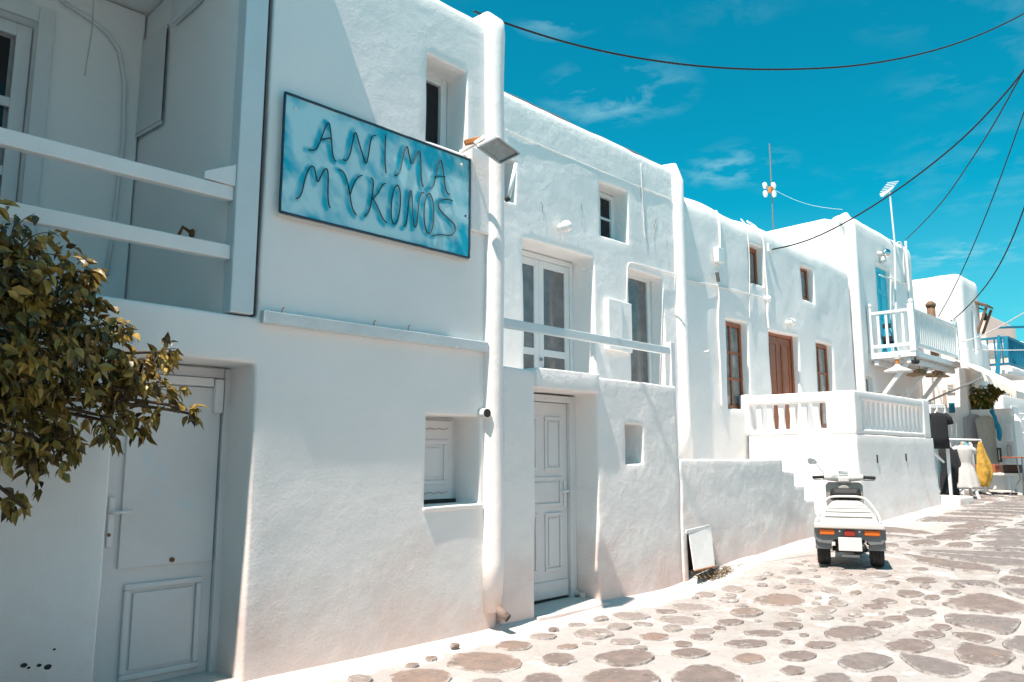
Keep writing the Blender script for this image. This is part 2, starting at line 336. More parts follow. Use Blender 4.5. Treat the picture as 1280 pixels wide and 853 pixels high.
def cuts(a, b, step, extra):
    pts = [a]
    for e in sorted(extra):
        if a + .05 < e < b - .05 and e - pts[-1] > .045: pts.append(e)
    pts.append(b); res = [a]
    for p, q in zip(pts, pts[1:]):
        n = max(1, math.ceil((q - p) / step)); res += [p + (q - p) * i / n for i in range(1, n + 1)]
    return res
def masonry(name, parent, box, holes=(), add=(), step=.14, R=0, sides='t', amp=.012, bev=.022, m='smooth_plaster', warp=None, stepy=None):
    """rounded, slightly uneven plastered masonry: a lattice solid of boxes minus boxes"""
    solids = [box] + list(add)
    lo = [min(b[2 * i] for b in solids) for i in range(3)]; hi = [max(b[2 * i + 1] for b in solids) for i in range(3)]
    ax = []
    for i in range(3):
        ex = [e for b in list(solids) + list(holes) for e in (b[2 * i], b[2 * i + 1])]
        if R: ex += [hi[i] - R, lo[i] + R]
        ax.append(cuts(lo[i], hi[i], (stepy or step) if i == 1 else step, ex))
    nx, ny, nz = (len(a) - 1 for a in ax)
    def inside(c, b): return b[0] < c[0] < b[1] and b[2] < c[1] < b[3] and b[4] < c[2] < b[5]
    S = {}
    for i in range(nx):
        cx = (ax[0][i] + ax[0][i + 1]) / 2
        for j in range(ny):
            cy = (ax[1][j] + ax[1][j + 1]) / 2
            for k in range(nz):
                c = (cx, cy, (ax[2][k] + ax[2][k + 1]) / 2)
                if any(inside(c, b) for b in solids) and not any(inside(c, b) for b in holes): S[(i, j, k)] = 1
    V = {}; vs = []; fs = []
    def vid(i, j, k):
        if (i, j, k) not in V: V[(i, j, k)] = len(vs); vs.append(Vector((ax[0][i], ax[1][j], ax[2][k])))
        return V[(i, j, k)]
    for (i, j, k) in S:
        if (i - 1, j, k) not in S: fs.append((vid(i, j, k), vid(i, j, k + 1), vid(i, j + 1, k + 1), vid(i, j + 1, k)))
        if (i + 1, j, k) not in S: fs.append((vid(i + 1, j, k), vid(i + 1, j + 1, k), vid(i + 1, j + 1, k + 1), vid(i + 1, j, k + 1)))
        if (i, j - 1, k) not in S: fs.append((vid(i, j, k), vid(i + 1, j, k), vid(i + 1, j, k + 1), vid(i, j, k + 1)))
        if (i, j + 1, k) not in S: fs.append((vid(i, j + 1, k), vid(i, j + 1, k + 1), vid(i + 1, j + 1, k + 1), vid(i + 1, j + 1, k)))
        if (i, j, k - 1) not in S: fs.append((vid(i, j, k), vid(i, j + 1, k), vid(i + 1, j + 1, k), vid(i + 1, j, k)))
        if (i, j, k + 1) not in S: fs.append((vid(i, j, k + 1), vid(i + 1, j, k + 1), vid(i + 1, j + 1, k + 1), vid(i, j + 1, k + 1)))
    cl = [lo[0] + R if 'l' in sides else -1e9, lo[1] + R if 'f' in sides or 't' in sides else -1e9, -1e9]
    ch = [hi[0] - R if 'r' in sides else 1e9, hi[1] - R if 't' in sides else 1e9, hi[2] - R if 't' in sides else 1e9]
    for v in vs:
        if R:
            q = Vector([min(max(v[i], cl[i]), ch[i]) for i in range(3)]); d = v - q
            if d.length > 1e-6: v[:] = q + d * (max(abs(c) for c in d) / d.length)
        if warp: warp(v)
        if amp:
            w = noise.noise_vector(v * .9) * amp + noise.noise_vector(v * 3.1 + Vector((9, 2, 5))) * (amp * .45)
            v += w
    mb = MB(); mb.v = vs; mb.f = fs
    o = mb.build(name, m, parent, smooth=True, fix=False)
    if bev:
        b = o.modifiers.new('bevel', 'BEVEL'); b.width = bev; b.segments = 3; b.limit_method = 'ANGLE'; b.angle_limit = R_(48); b.use_clamp_overlap = False
    return o

def window(parent, x0, x1, z0, z1, y, fw=.06, nx=1, nz=1, m='white_paint', gl='glass_dark', name='window', bw=.035, dep=.05):
    f = MB()
    f.box(x0, x0 + fw, y, y + dep, z0, z1).box(x1 - fw, x1, y, y + dep, z0, z1)
    f.box(x0 + fw, x1 - fw, y, y + dep, z0, z0 + fw).box(x0 + fw, x1 - fw, y, y + dep, z1 - fw, z1)
    xi = [x0 + fw + (x1 - x0 - 2 * fw) * i / nx for i in range(nx + 1)]; zi = [z0 + fw + (z1 - z0 - 2 * fw) * i / nz for i in range(nz + 1)]
    for x in xi[1:-1]: f.box(x - bw / 2, x + bw / 2, y + .004, y + dep - .004, z0 + fw, z1 - fw)
    for z in zi[1:-1]: f.box(x0 + fw, x1 - fw, y + .006, y + dep - .006, z - bw / 2, z + bw / 2)
    o = f.build(name, m, parent, bevel=.005)
    for a, b in zip(xi, xi[1:]):
        for c, d in zip(zi, zi[1:]):
            MB().box(a + bw * .4, b - bw * .4, y + dep * .55, y + dep * .7, c + bw * .4, d - bw * .4).build('pane', gl, o)
    return o

# ------------------------------------------------------------------ ground
def axis(segs):
    r = []
    for a, b, s in segs:
        n = max(1, round((b - a) / s)); r += [a + (b - a) * i / n for i in range(n)]
    return r + [segs[-1][1]]
gx = axis([(-900, -100, 200), (-100, -10, 15), (-10, 2, 1), (2, 20, .12), (20, 34, .35), (34, 60, 2), (60, 200, 20), (200, 1500, 260)])
gy = axis([(-900, -100, 200), (-100, -10, 15), (-10, -1, .6), (-1, 5.3, .08), (5.3, 9, .4), (9, 60, 6), (60, 900, 170)])
def fillet(X, Y):
    w = .22 + .1 * noise.noise(Vector((X * .8, 0, 3)))
    if X < 4.9: e = .04
    elif X < 12: e = .07
    elif X < 18: e = .09; w += .25 if X > 13.3 else 0
    else: return 0
    t = max(0, min(1, (Y - (5.02 - w)) / w)); return e * t * t
def gz(X, Y):
    z = g(X) + fillet(X, Y)
    if -2 < X < 40 and -3 < Y < 6: z += .010 * noise.noise(Vector((X * 1.1, Y * 1.1, 0))) + .005 * noise.noise(Vector((X * 4, Y * 4, 1)))
    return z
mb = MB(); mb.v = [Vector((x, y, gz(x, y))) for x in gx for y in gy]; m_ = len(gy)
mb.f = [(i * m_ + j, (i + 1) * m_ + j, (i + 1) * m_ + j + 1, i * m_ + j + 1) for i in range(len(gx) - 1) for j in range(m_ - 1)]
ground = struct(mb.build('street', 'limewash', None, smooth=True, fix=False))

STONES = []                                             # (outline points, material)
def ell(px, py, w, h, m='stone_clear', n=16):
    c = PG(px, py); pts = []
    rot = random.random() * 6
    for k in range(n):
        a = 2 * math.pi * k / n; q = 1 + .16 * noise.noise(Vector((math.cos(a) * 1.2 + px, math.sin(a) * 1.2 + py, rot))) + .12 * noise.noise(Vector((math.cos(a) * 3 + px, math.sin(a) * 3 + py, rot)))
        p = PG(px + w / 2 * q * math.cos(a), py + h / 2 * q * math.sin(a)); pts.append((p.x, p.y))
    STONES.append((pts, m))
rust = 'stone_rusty'; worn = 'stone_worn'; flag = 'stone_flag'
for e in [(605, 830, 103, 27, rust), (643, 808, 49, 14, rust), (527, 850, 80, 26, rust), (699, 825, 50, 16, 'stone_clear'), (679, 853, 54, 26, 'stone_clear'), (450, 851, 34, 9, worn),
          (781, 825, 78, 20, 'stone_clear'), (776, 852, 104, 30, 'stone_clear'), (862, 818, 53, 13, 'stone_clear'), (884, 850, 98, 34, 'stone_clear'), (932, 806, 56, 11, 'stone_clear'), (936, 825, 42, 14, rust),
          (818, 797, 38, 10, rust), (774, 785, 32, 8, worn), (782, 804, 42, 8, worn), (841, 786, 25, 9, worn), (934, 767, 43, 12, rust), (953, 793, 52, 8, 'stone_clear'), (912, 779, 38, 7, 'stone_clear'),
          (881, 790, 28, 7, worn), (710, 810, 28, 6, rust), (680, 797, 34, 7, worn), (997, 821, 50, 14, 'stone_clear'), (991, 839, 34, 11, 'stone_clear'), (1026, 807, 42, 10, 'stone_clear'), (1065, 793, 78, 19, 'stone_clear'),
          (1082, 829, 74, 25, flag), (1137, 808, 65, 20, 'stone_clear'), (1162, 794, 42, 11, 'stone_clear'), (1175, 785, 30, 8, 'stone_clear'), (1098, 782, 38, 9, 'stone_clear'), (1120, 775, 36, 8, 'stone_clear'),
          (1150, 767, 43, 10, flag), (1093, 759, 34, 7, 'stone_clear'), (1031, 764, 30, 9, worn), (985, 784, 39, 10, 'stone_clear'), (966, 794, 22, 6, 'stone_clear'), (1028, 774, 32, 5, worn), (1042, 853, 56, 22, flag), (1103, 855, 38, 14, 'stone_clear'),
          (1151, 726, 43, 8, 'stone_clear'), (1150, 712, 21, 4, 'stone_clear'), (1094, 720, 44, 7, worn), (1197, 733, 18, 7, 'stone_clear'), (1188, 742, 29, 6, 'stone_clear'), (1137, 744, 36, 9, 'stone_clear'), (1165, 748, 22, 6, 'stone_clear'),
          (1105, 753, 35, 7, 'stone_clear'), (1091, 759, 5, 2, worn), (1155, 679, 44, 8, 'stone_clear'), (1186, 673, 60, 7, 'stone_clear'), (1199, 682, 37, 6.5, 'stone_clear'), (1197, 668.5, 45, 4.6, 'stone_clear'), (1202, 664.3, 44, 4.4, 'stone_clear'),
          (1210, 659, 51, 5, 'stone_clear'), (1226, 655, 43, 4.5, 'stone_clear'), (1257, 681, 60, 9, flag), (1264, 673.5, 58, 6, flag), (1264, 668, 54, 5, flag), (1272, 663.5, 58, 4.6, flag),
          ]:
    if e[2] > 6: ell(*e)
explicit = len(STONES)
def centre(p): return (sum(a for a, b in p) / len(p), sum(b for a, b in p) / len(p))
def rad(p, c): return max(math.hypot(a - c[0], b - c[1]) for a, b in p)
occ = []
for p, m in STONES:
    c = centre(p); occ.append((c[0], c[1], rad(p, c) * .92))
# band of big close-laid flags along the middle of the street, as shrunken Voronoi cells
def flagzone(X, Y): return (Y < 2.02 + .13 * (X - 5.5) and 3 < X < 12.4) or (X >= 12.4 and Y < (4.05 if X < 18.5 else 5.3))
def clip(poly, mx, my, nx, ny):
    r = []
    for (ax, ay), (bx, by) in zip(poly, poly[1:] + poly[:1]):
        da = (ax - mx) * nx + (ay - my) * ny; db = (bx - mx) * nx + (by - my) * ny
        if da <= 0: r.append((ax, ay))
        if (da < 0) != (db < 0) and abs(da - db) > 1e-9:
            t = da / (da - db); r.append((ax + (bx - ax) * t, ay + (by - ay) * t))
    return r
seeds = []
X = 5.2; row = 0
rr = random.Random(4)
while X < 33:
    wd = rr.uniform(.45, .68); Y = (2.42 + .13 * (X - 5.5) if X < 12.2 else (4.25 if X < 18.3 else 5.6)) - rr.random() * .3
    while Y > -1.6:
        ln = rr.uniform(.55, 1.0); seeds.append((X + rr.uniform(-.09, .09), Y - ln / 2)); Y -= ln
    X += wd
rotd = math.cos(.6), math.sin(.6)
for i, (sx, sy) in enumerate(seeds):
    if not (flagzone(sx, sy) and sy > -1.2): continue
    poly = [(sx - 1, sy - 1), (sx + 1, sy - 1), (sx + 1, sy + 1), (sx - 1, sy + 1)]
    gap = (.015 + .02 * rr.random()) if sx < 12.4 else (.042 + .035 * rr.random())
    for j, (tx, ty) in enumerate(seeds):
        if j == i or abs(tx - sx) > 2 or abs(ty - sy) > 2: continue
        dx_, dy_ = tx - sx, ty - sy; d = math.hypot(dx_, dy_); k = d / 2 - gap
        poly = clip(poly, sx + dx_ / d * k, sy + dy_ / d * k, dx_ / d, dy_ / d)
        if len(poly) < 3: break
    for a, b, q in occ[:explicit]:
        d = math.hypot(a - sx, b - sy)
        if d < 1.3 and len(poly) > 2: k = max(.02, d - q * .95 - .03); poly = clip(poly, sx + (a - sx) / d * k, sy + (b - sy) / d * k, (a - sx) / d, (b - sy) / d)
    if len(poly) < 3 or rad(poly, centre(poly)) < .12: continue
    for _ in range(2):
        poly = [q for (a, b), (c, d) in zip(poly, poly[1:] + poly[:1]) for q in ((.78 * a + .22 * c, .78 * b + .22 * d), (.22 * a + .78 * c, .22 * b + .78 * d))]
    while len(poly) > 16: poly.pop(rr.randrange(len(poly)))
    while len(poly) < 16: k = rr.randrange(len(poly)); a_, b_ = poly[k], poly[(k + 1) % len(poly)]; poly.insert(k + 1, ((a_[0] + b_[0]) / 2, (a_[1] + b_[1]) / 2))
    c = centre(poly); r = rad(poly, c)
    STONES.append((poly, rr.choice([flag, flag, 'stone_clear']))); occ.append((c[0], c[1], r * .95))
# the rest of the lane: separate rounded stones in broad whitewashed joints
for t in range(26000):
    X = rr.uniform(3.4, 32) if rr.random() < .6 else rr.uniform(3.4, 14); Y = rr.uniform(.2, 5)
    lim = 4.75 if X < 8 else (4.45 if X < 13 else (4.0 if X < 18.5 else 6.2))
    near = X < 11.6
    r = rr.uniform(.30, .5) if not near else (rr.choice([.08, .12, .16, .22, .27, .3]) if X > 6.5 else rr.choice([.1, .2, .26]))
    if X > 18.5: r *= .8
    if t > 14000: r *= .6
    if Y + r > lim or (flagzone(X, Y - r) and X < 60): continue
    if any(abs(X - a) < r + q + .2 and math.hypot(X - a, Y - b) < r * .93 + q + (.035 if near else .05) for a, b, q in occ): continue
    ang = rr.uniform(-.5, .4) + (1.57 if not near else rr.choice([0, .8, 1.57])); el = rr.uniform(.62, .95); n = 16
    pts = []
    for k in range(n):
        a = 2 * math.pi * k / n; q = r * (1 + .25 * noise.noise(Vector((math.cos(a) * 1.3 + X * 3, math.sin(a) * 1.3 + Y * 3, 0))) + .2 * noise.noise(Vector((math.cos(a) * 3 + X * 3, math.sin(a) * 3 + Y * 3, 5))))
        u, v = q * math.cos(a), q * el * math.sin(a); pts.append((X + u * math.cos(ang) - v * math.sin(ang), Y + u * math.sin(ang) + v * math.cos(ang)))
    mm = worn if (near and Y > 2.6 and rr.random() < .8) else rr.choice(['stone_clear', 'stone_clear', 'stone_rusty' if X < 9 else 'stone_flag'])
    STONES.append((pts, mm)); occ.append((X, Y, r))
def stone_mesh(pts, mb):
    if sum(a[0] * b[1] - b[0] * a[1] for a, b in zip(pts, pts[1:] + pts[:1])) < 0: pts = pts[::-1]
    c = centre(pts); n = len(pts); h = .008 + .012 * random.random(); tx, ty = random.uniform(-.02, .02), random.uniform(-.02, .02)
    def zz(x, y): return gz(x, y) + (x - c[0]) * tx + (y - c[1]) * ty
    vs = [(x, y, gz(x, y) - .03) for x, y in pts]
    for x, y in pts:
        k = .94; X, Y = c[0] + (x - c[0]) * k, c[1] + (y - c[1]) * k; vs.append((X, Y, zz(X, Y) + h + random.uniform(-.003, .003)))
    vs.append((c[0], c[1], gz(*c) + h + .006))
    fs = [(i, (i + 1) % n, (i + 1) % n + n, i + n) for i in range(n)] + [(i + n, (i + 1) % n + n, 2 * n) for i in range(n)]
    mb.add(vs, fs)
def shows(s):
    c = centre(s[0]); d = Vector((c[0], c[1], g(c[0]))) - CAM; z = d.dot(cF)
    if z < .5: return 0
    px = 640 + d.dot(cR) / z * FPX; py = 426.5 - d.dot(cU) / z * FPX
    if px < 380 or px > 1330 or py > 900: return 0
    r = rad(s[0], c); return r * r / z ** 3
def rim(o, n):                                          # how near the edge of its stone each vertex lies
    a = o.data.attributes.new('rim', 'FLOAT', 'POINT'); k = len(o.data.vertices)
    a.data.foreach_set('value', [0 if i % (2 * n + 1) == 2 * n else 1 for i in range(k)])
STONES.sort(key=shows, reverse=True)
for s in STONES[:300]:
    mb = MB(); stone_mesh(s[0], mb)
    for v in mb.v: pass
    rim(mb.build('paving_stone', s[1], ground, smooth=False, fix=False), len(s[0]))
for mm in ('stone_clear', 'stone_flag', 'stone_worn', 'stone_rusty'):
    mb = MB()
    for s in STONES[300:]:
        if s[1] == mm: stone_mesh(s[0], mb)
    if mb.v:
        o = mb.build('paving_stones', mm, ground, fix=False); o['kind'] = 'stuff'; rim(o, 16)
mb = MB(); c = PG(568, 812); mb.ball(c + Vector((0, 0, .025)), .04, 9, 1.1, .8, .7)
for v in mb.v: v += noise.noise_vector(v * 20) * .012
tag(mb.build('pebble', 'stone_rusty', None), 'small loose pebble on the whitewash at the foot of the sign wall', 'pebble')

# ------------------------------------------------------------------ house with the turquoise sign
H1 = thing('house', 'white plastered two-storey house carrying the turquoise sign, with a shaded loggia at its left', 'house', (2.6, 5, 0))
YD1 = 5.38
masonry('front_wall', H1, (2.56, 4.95, 5, 5.6, -.2, 5.62), holes=[(4.03, 4.5, 4.9, 5.45, 4.21, 5.02), (4.08, 4.69, 4.9, 5.42, 1.09, 1.84)],
        add=[(1.35, 2.56, 5.0, 5.6, 2.13, 2.46)], R=.09, sides='tr', step=.11, amp=.011, m='smooth_plaster')
masonry('lower_wall', H1, (-1.2, 1.655, 5, 5.34, -.2, 2.14), holes=[], add=[(-1.2, 1.345, 5.0, 5.6, 2.14, 2.455)], step=.14, bev=.015)
masonry('loggia_floor', H1, (-1.2, 2.6, 5.62, 8, 2.0, 2.42), step=.4, bev=0)
masonry('loggia_side_wall', H1, (2.36, 2.62, 5.14, 7.2, 2.43, 5.5), step=.3, amp=.006)
masonry('loggia_back_wall', H1, (-1.2, 2.35, 7.0, 7.3, 2.43, 5.5), holes=[(.75, 1.5, 6.9, 7.2, 2.5, 5.06)], step=.25, amp=.006)
masonry('loggia_roof', H1, (-1.2, 2.78, 4.74, 7.6, 5.52, 5.74), step=.3, bev=.02)
masonry('house_body', H1, (2.63, 4.93, 5.62, 9.5, -.1, 5.5), step=.6, bev=.03)
MB().box(2.345, 2.515, 4.985, 5.115, 2.47, 5.5).build('loggia_post', 'post_paint', H1, bevel=.008)
MB().box(2.519, 2.531, 5.0, 5.05, 2.47, 5.5).build('post_joint', 'dark_gap', H1)
for z in (3.31, 2.89): MB().box(-1.2, 2.343, 5.02, 5.09, z - .05, z + .05).build('railing_bar', 'white_paint', H1, bevel=.008)
MB().add([(2.343, 5.0, 3.36), (2.343, 5.1, 3.36), (2.343, 5.0, 3.52), (2.343, 5.1, 3.52), (2.13, 5.02, 3.37), (2.13, 5.08, 3.37), (2.13, 5.02, 3.42), (2.13, 5.08, 3.42)],
         [(0, 1, 3, 2), (4, 6, 7, 5), (0, 4, 5, 1), (2, 3, 7, 6), (0, 2, 6, 4), (1, 5, 7, 3)]).build('rail_bracket', 'white_paint', H1, bevel=.005)
# loggia door, moulding, wall panel, cables
dw = window(H1, .76, 1.49, 2.5, 5.05, 7.1, .11, 1, 4, 'door_paint', 'glass_dark', 'loggia_door', .08)
MB().box(1.5, 1.62, 6.965, 7.0, 2.43, 5.2).box(.6, 1.499, 6.965, 7.0, 5.06, 5.2).build('door_moulding', 'door_paint', H1, bevel=.006)
MB().tube([PY(75, 0, 6.97), PY(110, 22, 6.97), PY(135, 42, 6.97), PY(150, 65, 6.97), PY(156, 105, 6.97), PY(154, 180, 6.97), PY(140, 300, 6.97), PY(133, 345, 6.97)], .018, 8).build('conduit', 'door_paint', H1, smooth=True)
mb = MB()
q = [PX(210, 30, 2.34), PX(203, 155, 2.34), PX(158, 180, 2.34), PX(165, 62, 2.34)]
MB().prism([p - Vector((.0, 0, 0)) for p in q], (-.012, 0, 0)).build('wall_panel', 'door_paint', H1, bevel=.006)
MB().tube([PX(209, 36, 2.33), PX(202, 150, 2.33), PX(160, 174, 2.33)], .004, 6).build('panel_joint', 'dark_gap', H1)
MB().box(2.30, 2.355, 5.75, 6.3, 5.1, 5.34).build('ceiling_lamp_box', 'door_paint', H1, bevel=.01)
MB().tube([PY(118, -20, 6.2), PY(115, 40, 6.2), PY(108, 80, 6.2), PY(106, 95, 6.2)], .005, 5).build('hanging_string', 'cloth_beige', H1)
c = PX(240, 292, 2.35); MB().ball(c, .035, 8, .6, 1, 1).tube([c, c + Vector((-.08, -.02, .03)), c + Vector((-.1, .0, -.04))], .014, 6).build('wall_tap', 'rusty', H1)
# street door at the left
D = MB()
D.box(1.63, 1.74, YD1, YD1 + .08, -.1, 2.12).box(2.515, 2.6, YD1 - .02, YD1 + .08, -.1, 2.12).box(1.74, 2.515, YD1, YD1 + .08, 2.05, 2.12)
D.build('door_frame', 'door_paint', H1, bevel=.008)
dr = MB().box(1.742, 2.512, YD1 + .025, YD1 + .065, 0, 2.045).build('door', 'door_paint', H1, bevel=.004, label='left street door with a tall plain board over a framed lower panel')
MB().box(1.88, 2.50, YD1 + .002, YD1 + .025, .78, 1.98).build('door_board', 'door_paint', dr, bevel=.004)
MB().box(1.742, 2.43, YD1 - .03, YD1 + .024, 1.985, 2.045).build('door_rail', 'white_paint', dr, bevel=.006)
MB().box(2.435, 2.50, YD1 - .045, YD1 + .02, 1.80, 2.04).build('door_bracket', 'white_paint', dr, bevel=.012)
for a, b, c, d in ((1.93, 2.44, .64, .68), (1.93, 2.44, .08, .12), (1.93, 1.97, .12, .64), (2.40, 2.44, .12, .64)):
    MB().box(a, b, YD1 + .0, YD1 + .025, c, d).build('moulding', 'door_paint', dr, bevel=.01)
MB().box(1.99, 2.38, YD1 + .012, YD1 + .025, .14, .62).build('door_panel', 'door_paint', dr, bevel=.006)
hd = MB().box(1.80, 1.84, YD1 + .005, YD1 + .025, .92, 1.24).build('handle_plate', 'white_paint', dr, bevel=.01)
MB().tube([(1.81, YD1 + .02, 1.14), (1.81, YD1 - .035, 1.14), (1.825, YD1 - .045, 1.14), (1.93, YD1 - .045, 1.145)], .011, 8).build('door_handle', 'white_paint', dr, smooth=True)
MB().lathe([(.011, -.004), (.011, .004)], (1.81, YD1, 1.0), Matrix.Rotation(R_(90), 3, 'X')).build('keyhole', 'rusty', dr)
MB().lathe([(.016, -.006), (.016, .006)], (2.22, YD1 - .002, .81), Matrix.Rotation(R_(90), 3, 'X')).build('door_knob', 'rusty', dr)
# upper and lower windows in the sign wall
window(H1, 4.035, 4.495, 4.215, 5.015, 5.28, .07, 1, 1, 'white_paint', 'glass_dark')
w = MB().box(4.08, 4.69, 5.33, 5.40, 1.09, 1.84).build('shutter_frame', 'door_paint', H1, bevel=.004)
s_ = MB().box(4.10, 4.63, 5.296, 5.33, 1.125, 1.81).build('shutter', 'door_paint', H1, bevel=.004, label='small closed panelled shutter')
for a, b, c, d in ((4.17, 4.56, 1.60, 1.64), (4.17, 4.56, 1.25, 1.29), (4.17, 4.21, 1.29, 1.60), (4.52, 4.56, 1.29, 1.60)):
    MB().box(a, b, 5.28, 5.296, c, d).build('moulding', 'door_paint', s_, bevel=.008)
MB().box(4.25, 4.48, 5.284, 5.296, 1.32, 1.57).build('shutter_panel', 'door_paint', s_, bevel=.005)
for z in (1.735, 1.18): MB().tube([(4.15 + i * .02, 5.293, z + .006 * math.sin(i * 1.3)) for i in range(22)], .0022, 4).build('carved_line', 'rusty', s_)
MB().box(4.10, 4.68, 5.30, 5.34, 1.092, 1.122).build('rebate', 'dark_gap', H1)
masonry('sill', H1, (4.06, 4.72, 4.985, 5.3, 1.055, 1.088), step=.1, bev=.008, amp=.005)
# ledge below the sign, with rusty nails
led = MB()
for i in range(14):
    a = 2.57 + i * 2.16 / 14; b = a + 2.16 / 14 ; led.box(a, b, 4.895 + .004 * math.sin(i * 2), 5.0, 2.415 + .003 * math.sin(i), 2.505 + .002 * math.cos(i * 3))
led = MB().box(2.57, 4.73, 4.935, 5.0, 2.415, 2.505).build('ledge_beam', 'ledge_paint', H1, bevel=.008)
for px in (352, 467, 510): c = PY(px, 389 + (px - 325) * .135, 4.955); MB().tube([c - Vector((0, 0, .02)), c + Vector((.003, 0, .035)), c + Vector((.012, -.01, .05))], .004, 5).build('nail', 'orange_rust', led)
# plaster-covered drainpipe at the right edge
mb = MB(); pts = [(4.83, 4.985, z) for z in (.18, .6, 1.2, 1.9, 2.6, 3.2, 3.8, 4.4, 5.0, 5.35, 5.5, 5.58)]
pts = [Vector(p) + Vector((.008 * math.sin(p[2] * 2.1), 0, 0)) for p in pts]; pts += [Vector((4.81, 5.06, 5.66)), Vector((4.80, 5.2, 5.68))]
mb.tube(pts, [.085, .1, .1, .095, .1, .098, .1, .1, .1, .105, .11, .11, .1, .08], 20)
for v in mb.v: v += noise.noise_vector(v * 2.2) * .012
mb.build('drainpipe', 'smooth_plaster', H1, smooth=True)
mb = MB(); c = Vector((4.84, 4.93, .20)); d = Vector((.03, -.10, -.07)); mb.tube([c, c + d], .038, 16)
mb.build('pipe_end', 'stone_rusty', H1, smooth=True); MB().tube([c + d * .99, c + d * 1.03], .031, 14).build('pipe_bore', 'dark_gap', H1)
c = PY(605, 517, 4.965); MB().tube([c + Vector((0, .06, 0)), c + Vector((-.01, -.05, 0))], .045, 18).build('vent_pipe', 'white_paint', H1, smooth=True, bevel=.004)
MB().tube([c + Vector((-.01, -.045, 0)), c + Vector((-.012, -.056, 0))], .037, 16).build('pipe_bore', 'dark_gap', H1)
MB().box(4.515, 4.77, 4.955, 5.0, 3.5, 4.3).build('plaster_patch', 'smooth_plaster', H1, bevel=.02, smooth=False)
# paint flakes near the foot of the left wall
mb = MB()
for px, py, s in ((30, 832, 4), (36, 835, 2), (49, 832, 3), (60, 834, 5), (74, 828, 4), (78, 835, 6), (68, 812, 2)):
    c = PY(px, py, 4.996); n_ = 9; a0 = px; P_ = [c + Vector((math.cos(k * 6.283 / n_) * s * .0042 * (1 + .6 * noise.noise(Vector((k, px, 0)))), 0, math.sin(k * 6.283 / n_) * s * .003 * (1 + .8 * noise.noise(Vector((k, px, 5)))))) for k in range(n_)]; mb.prism(P_, (0, .004, 0))
mb.build('plaster_chip', 'dark_gap', H1)

# ------------------------------------------------------------------ unseen house added on the left so its corner shades the left door
HN = thing('house', 'plain white house added out of view at the left to shade the door', 'house', (-3, 3, 0))
masonry('house_body', HN, (-7, -.35, 1.7, 8, -.1, 6.0), step=.5, R=.2, sides='tlr', amp=.02, m='far_plaster')

# the other side of the street, behind the camera: a row of white houses that bounce the light back
for i, (a, b, h, y) in enumerate(((-9, -2.6, 5.4, -3.4), (-2.5, 3.4, 6.2, -3.9), (3.5, 9.9, 5.2, -3.5), (10, 16.4, 6.4, -4.0), (16.5, 24, 5.6, -3.7), (24.1, 33, 6.0, -3.2))):
    HO = thing('house', ['plain white house opposite, farthest back along the street', 'white house opposite the shaded loggia', 'white house opposite the turquoise sign', 'white house opposite the scooter', 'white house opposite the balcony', 'white house opposite the far end of the street'][i], 'house', (a, y, 0))
    masonry('house_body', HO, (a, b, y - 5, y, -.2, h), holes=[(a + 1.2, a + 2.1, y - .25, y + .1, .1, 2.2), (b - 2.2, b - 1.4, y - .25, y + .1, 3.2, 4.3)], step=.45, R=.2, sides='tlr', amp=.02, m='far_plaster')
    MB().box(a + 1.22, a + 2.08, y - .22, y - .17, .1, 2.18).build('door', 'blue_paint', HO, bevel=.01)
    window(HO, b - 2.19, b - 1.41, 3.21, 4.29, y - .2, .07, 2, 2, 'white_paint', 'glass_dark')

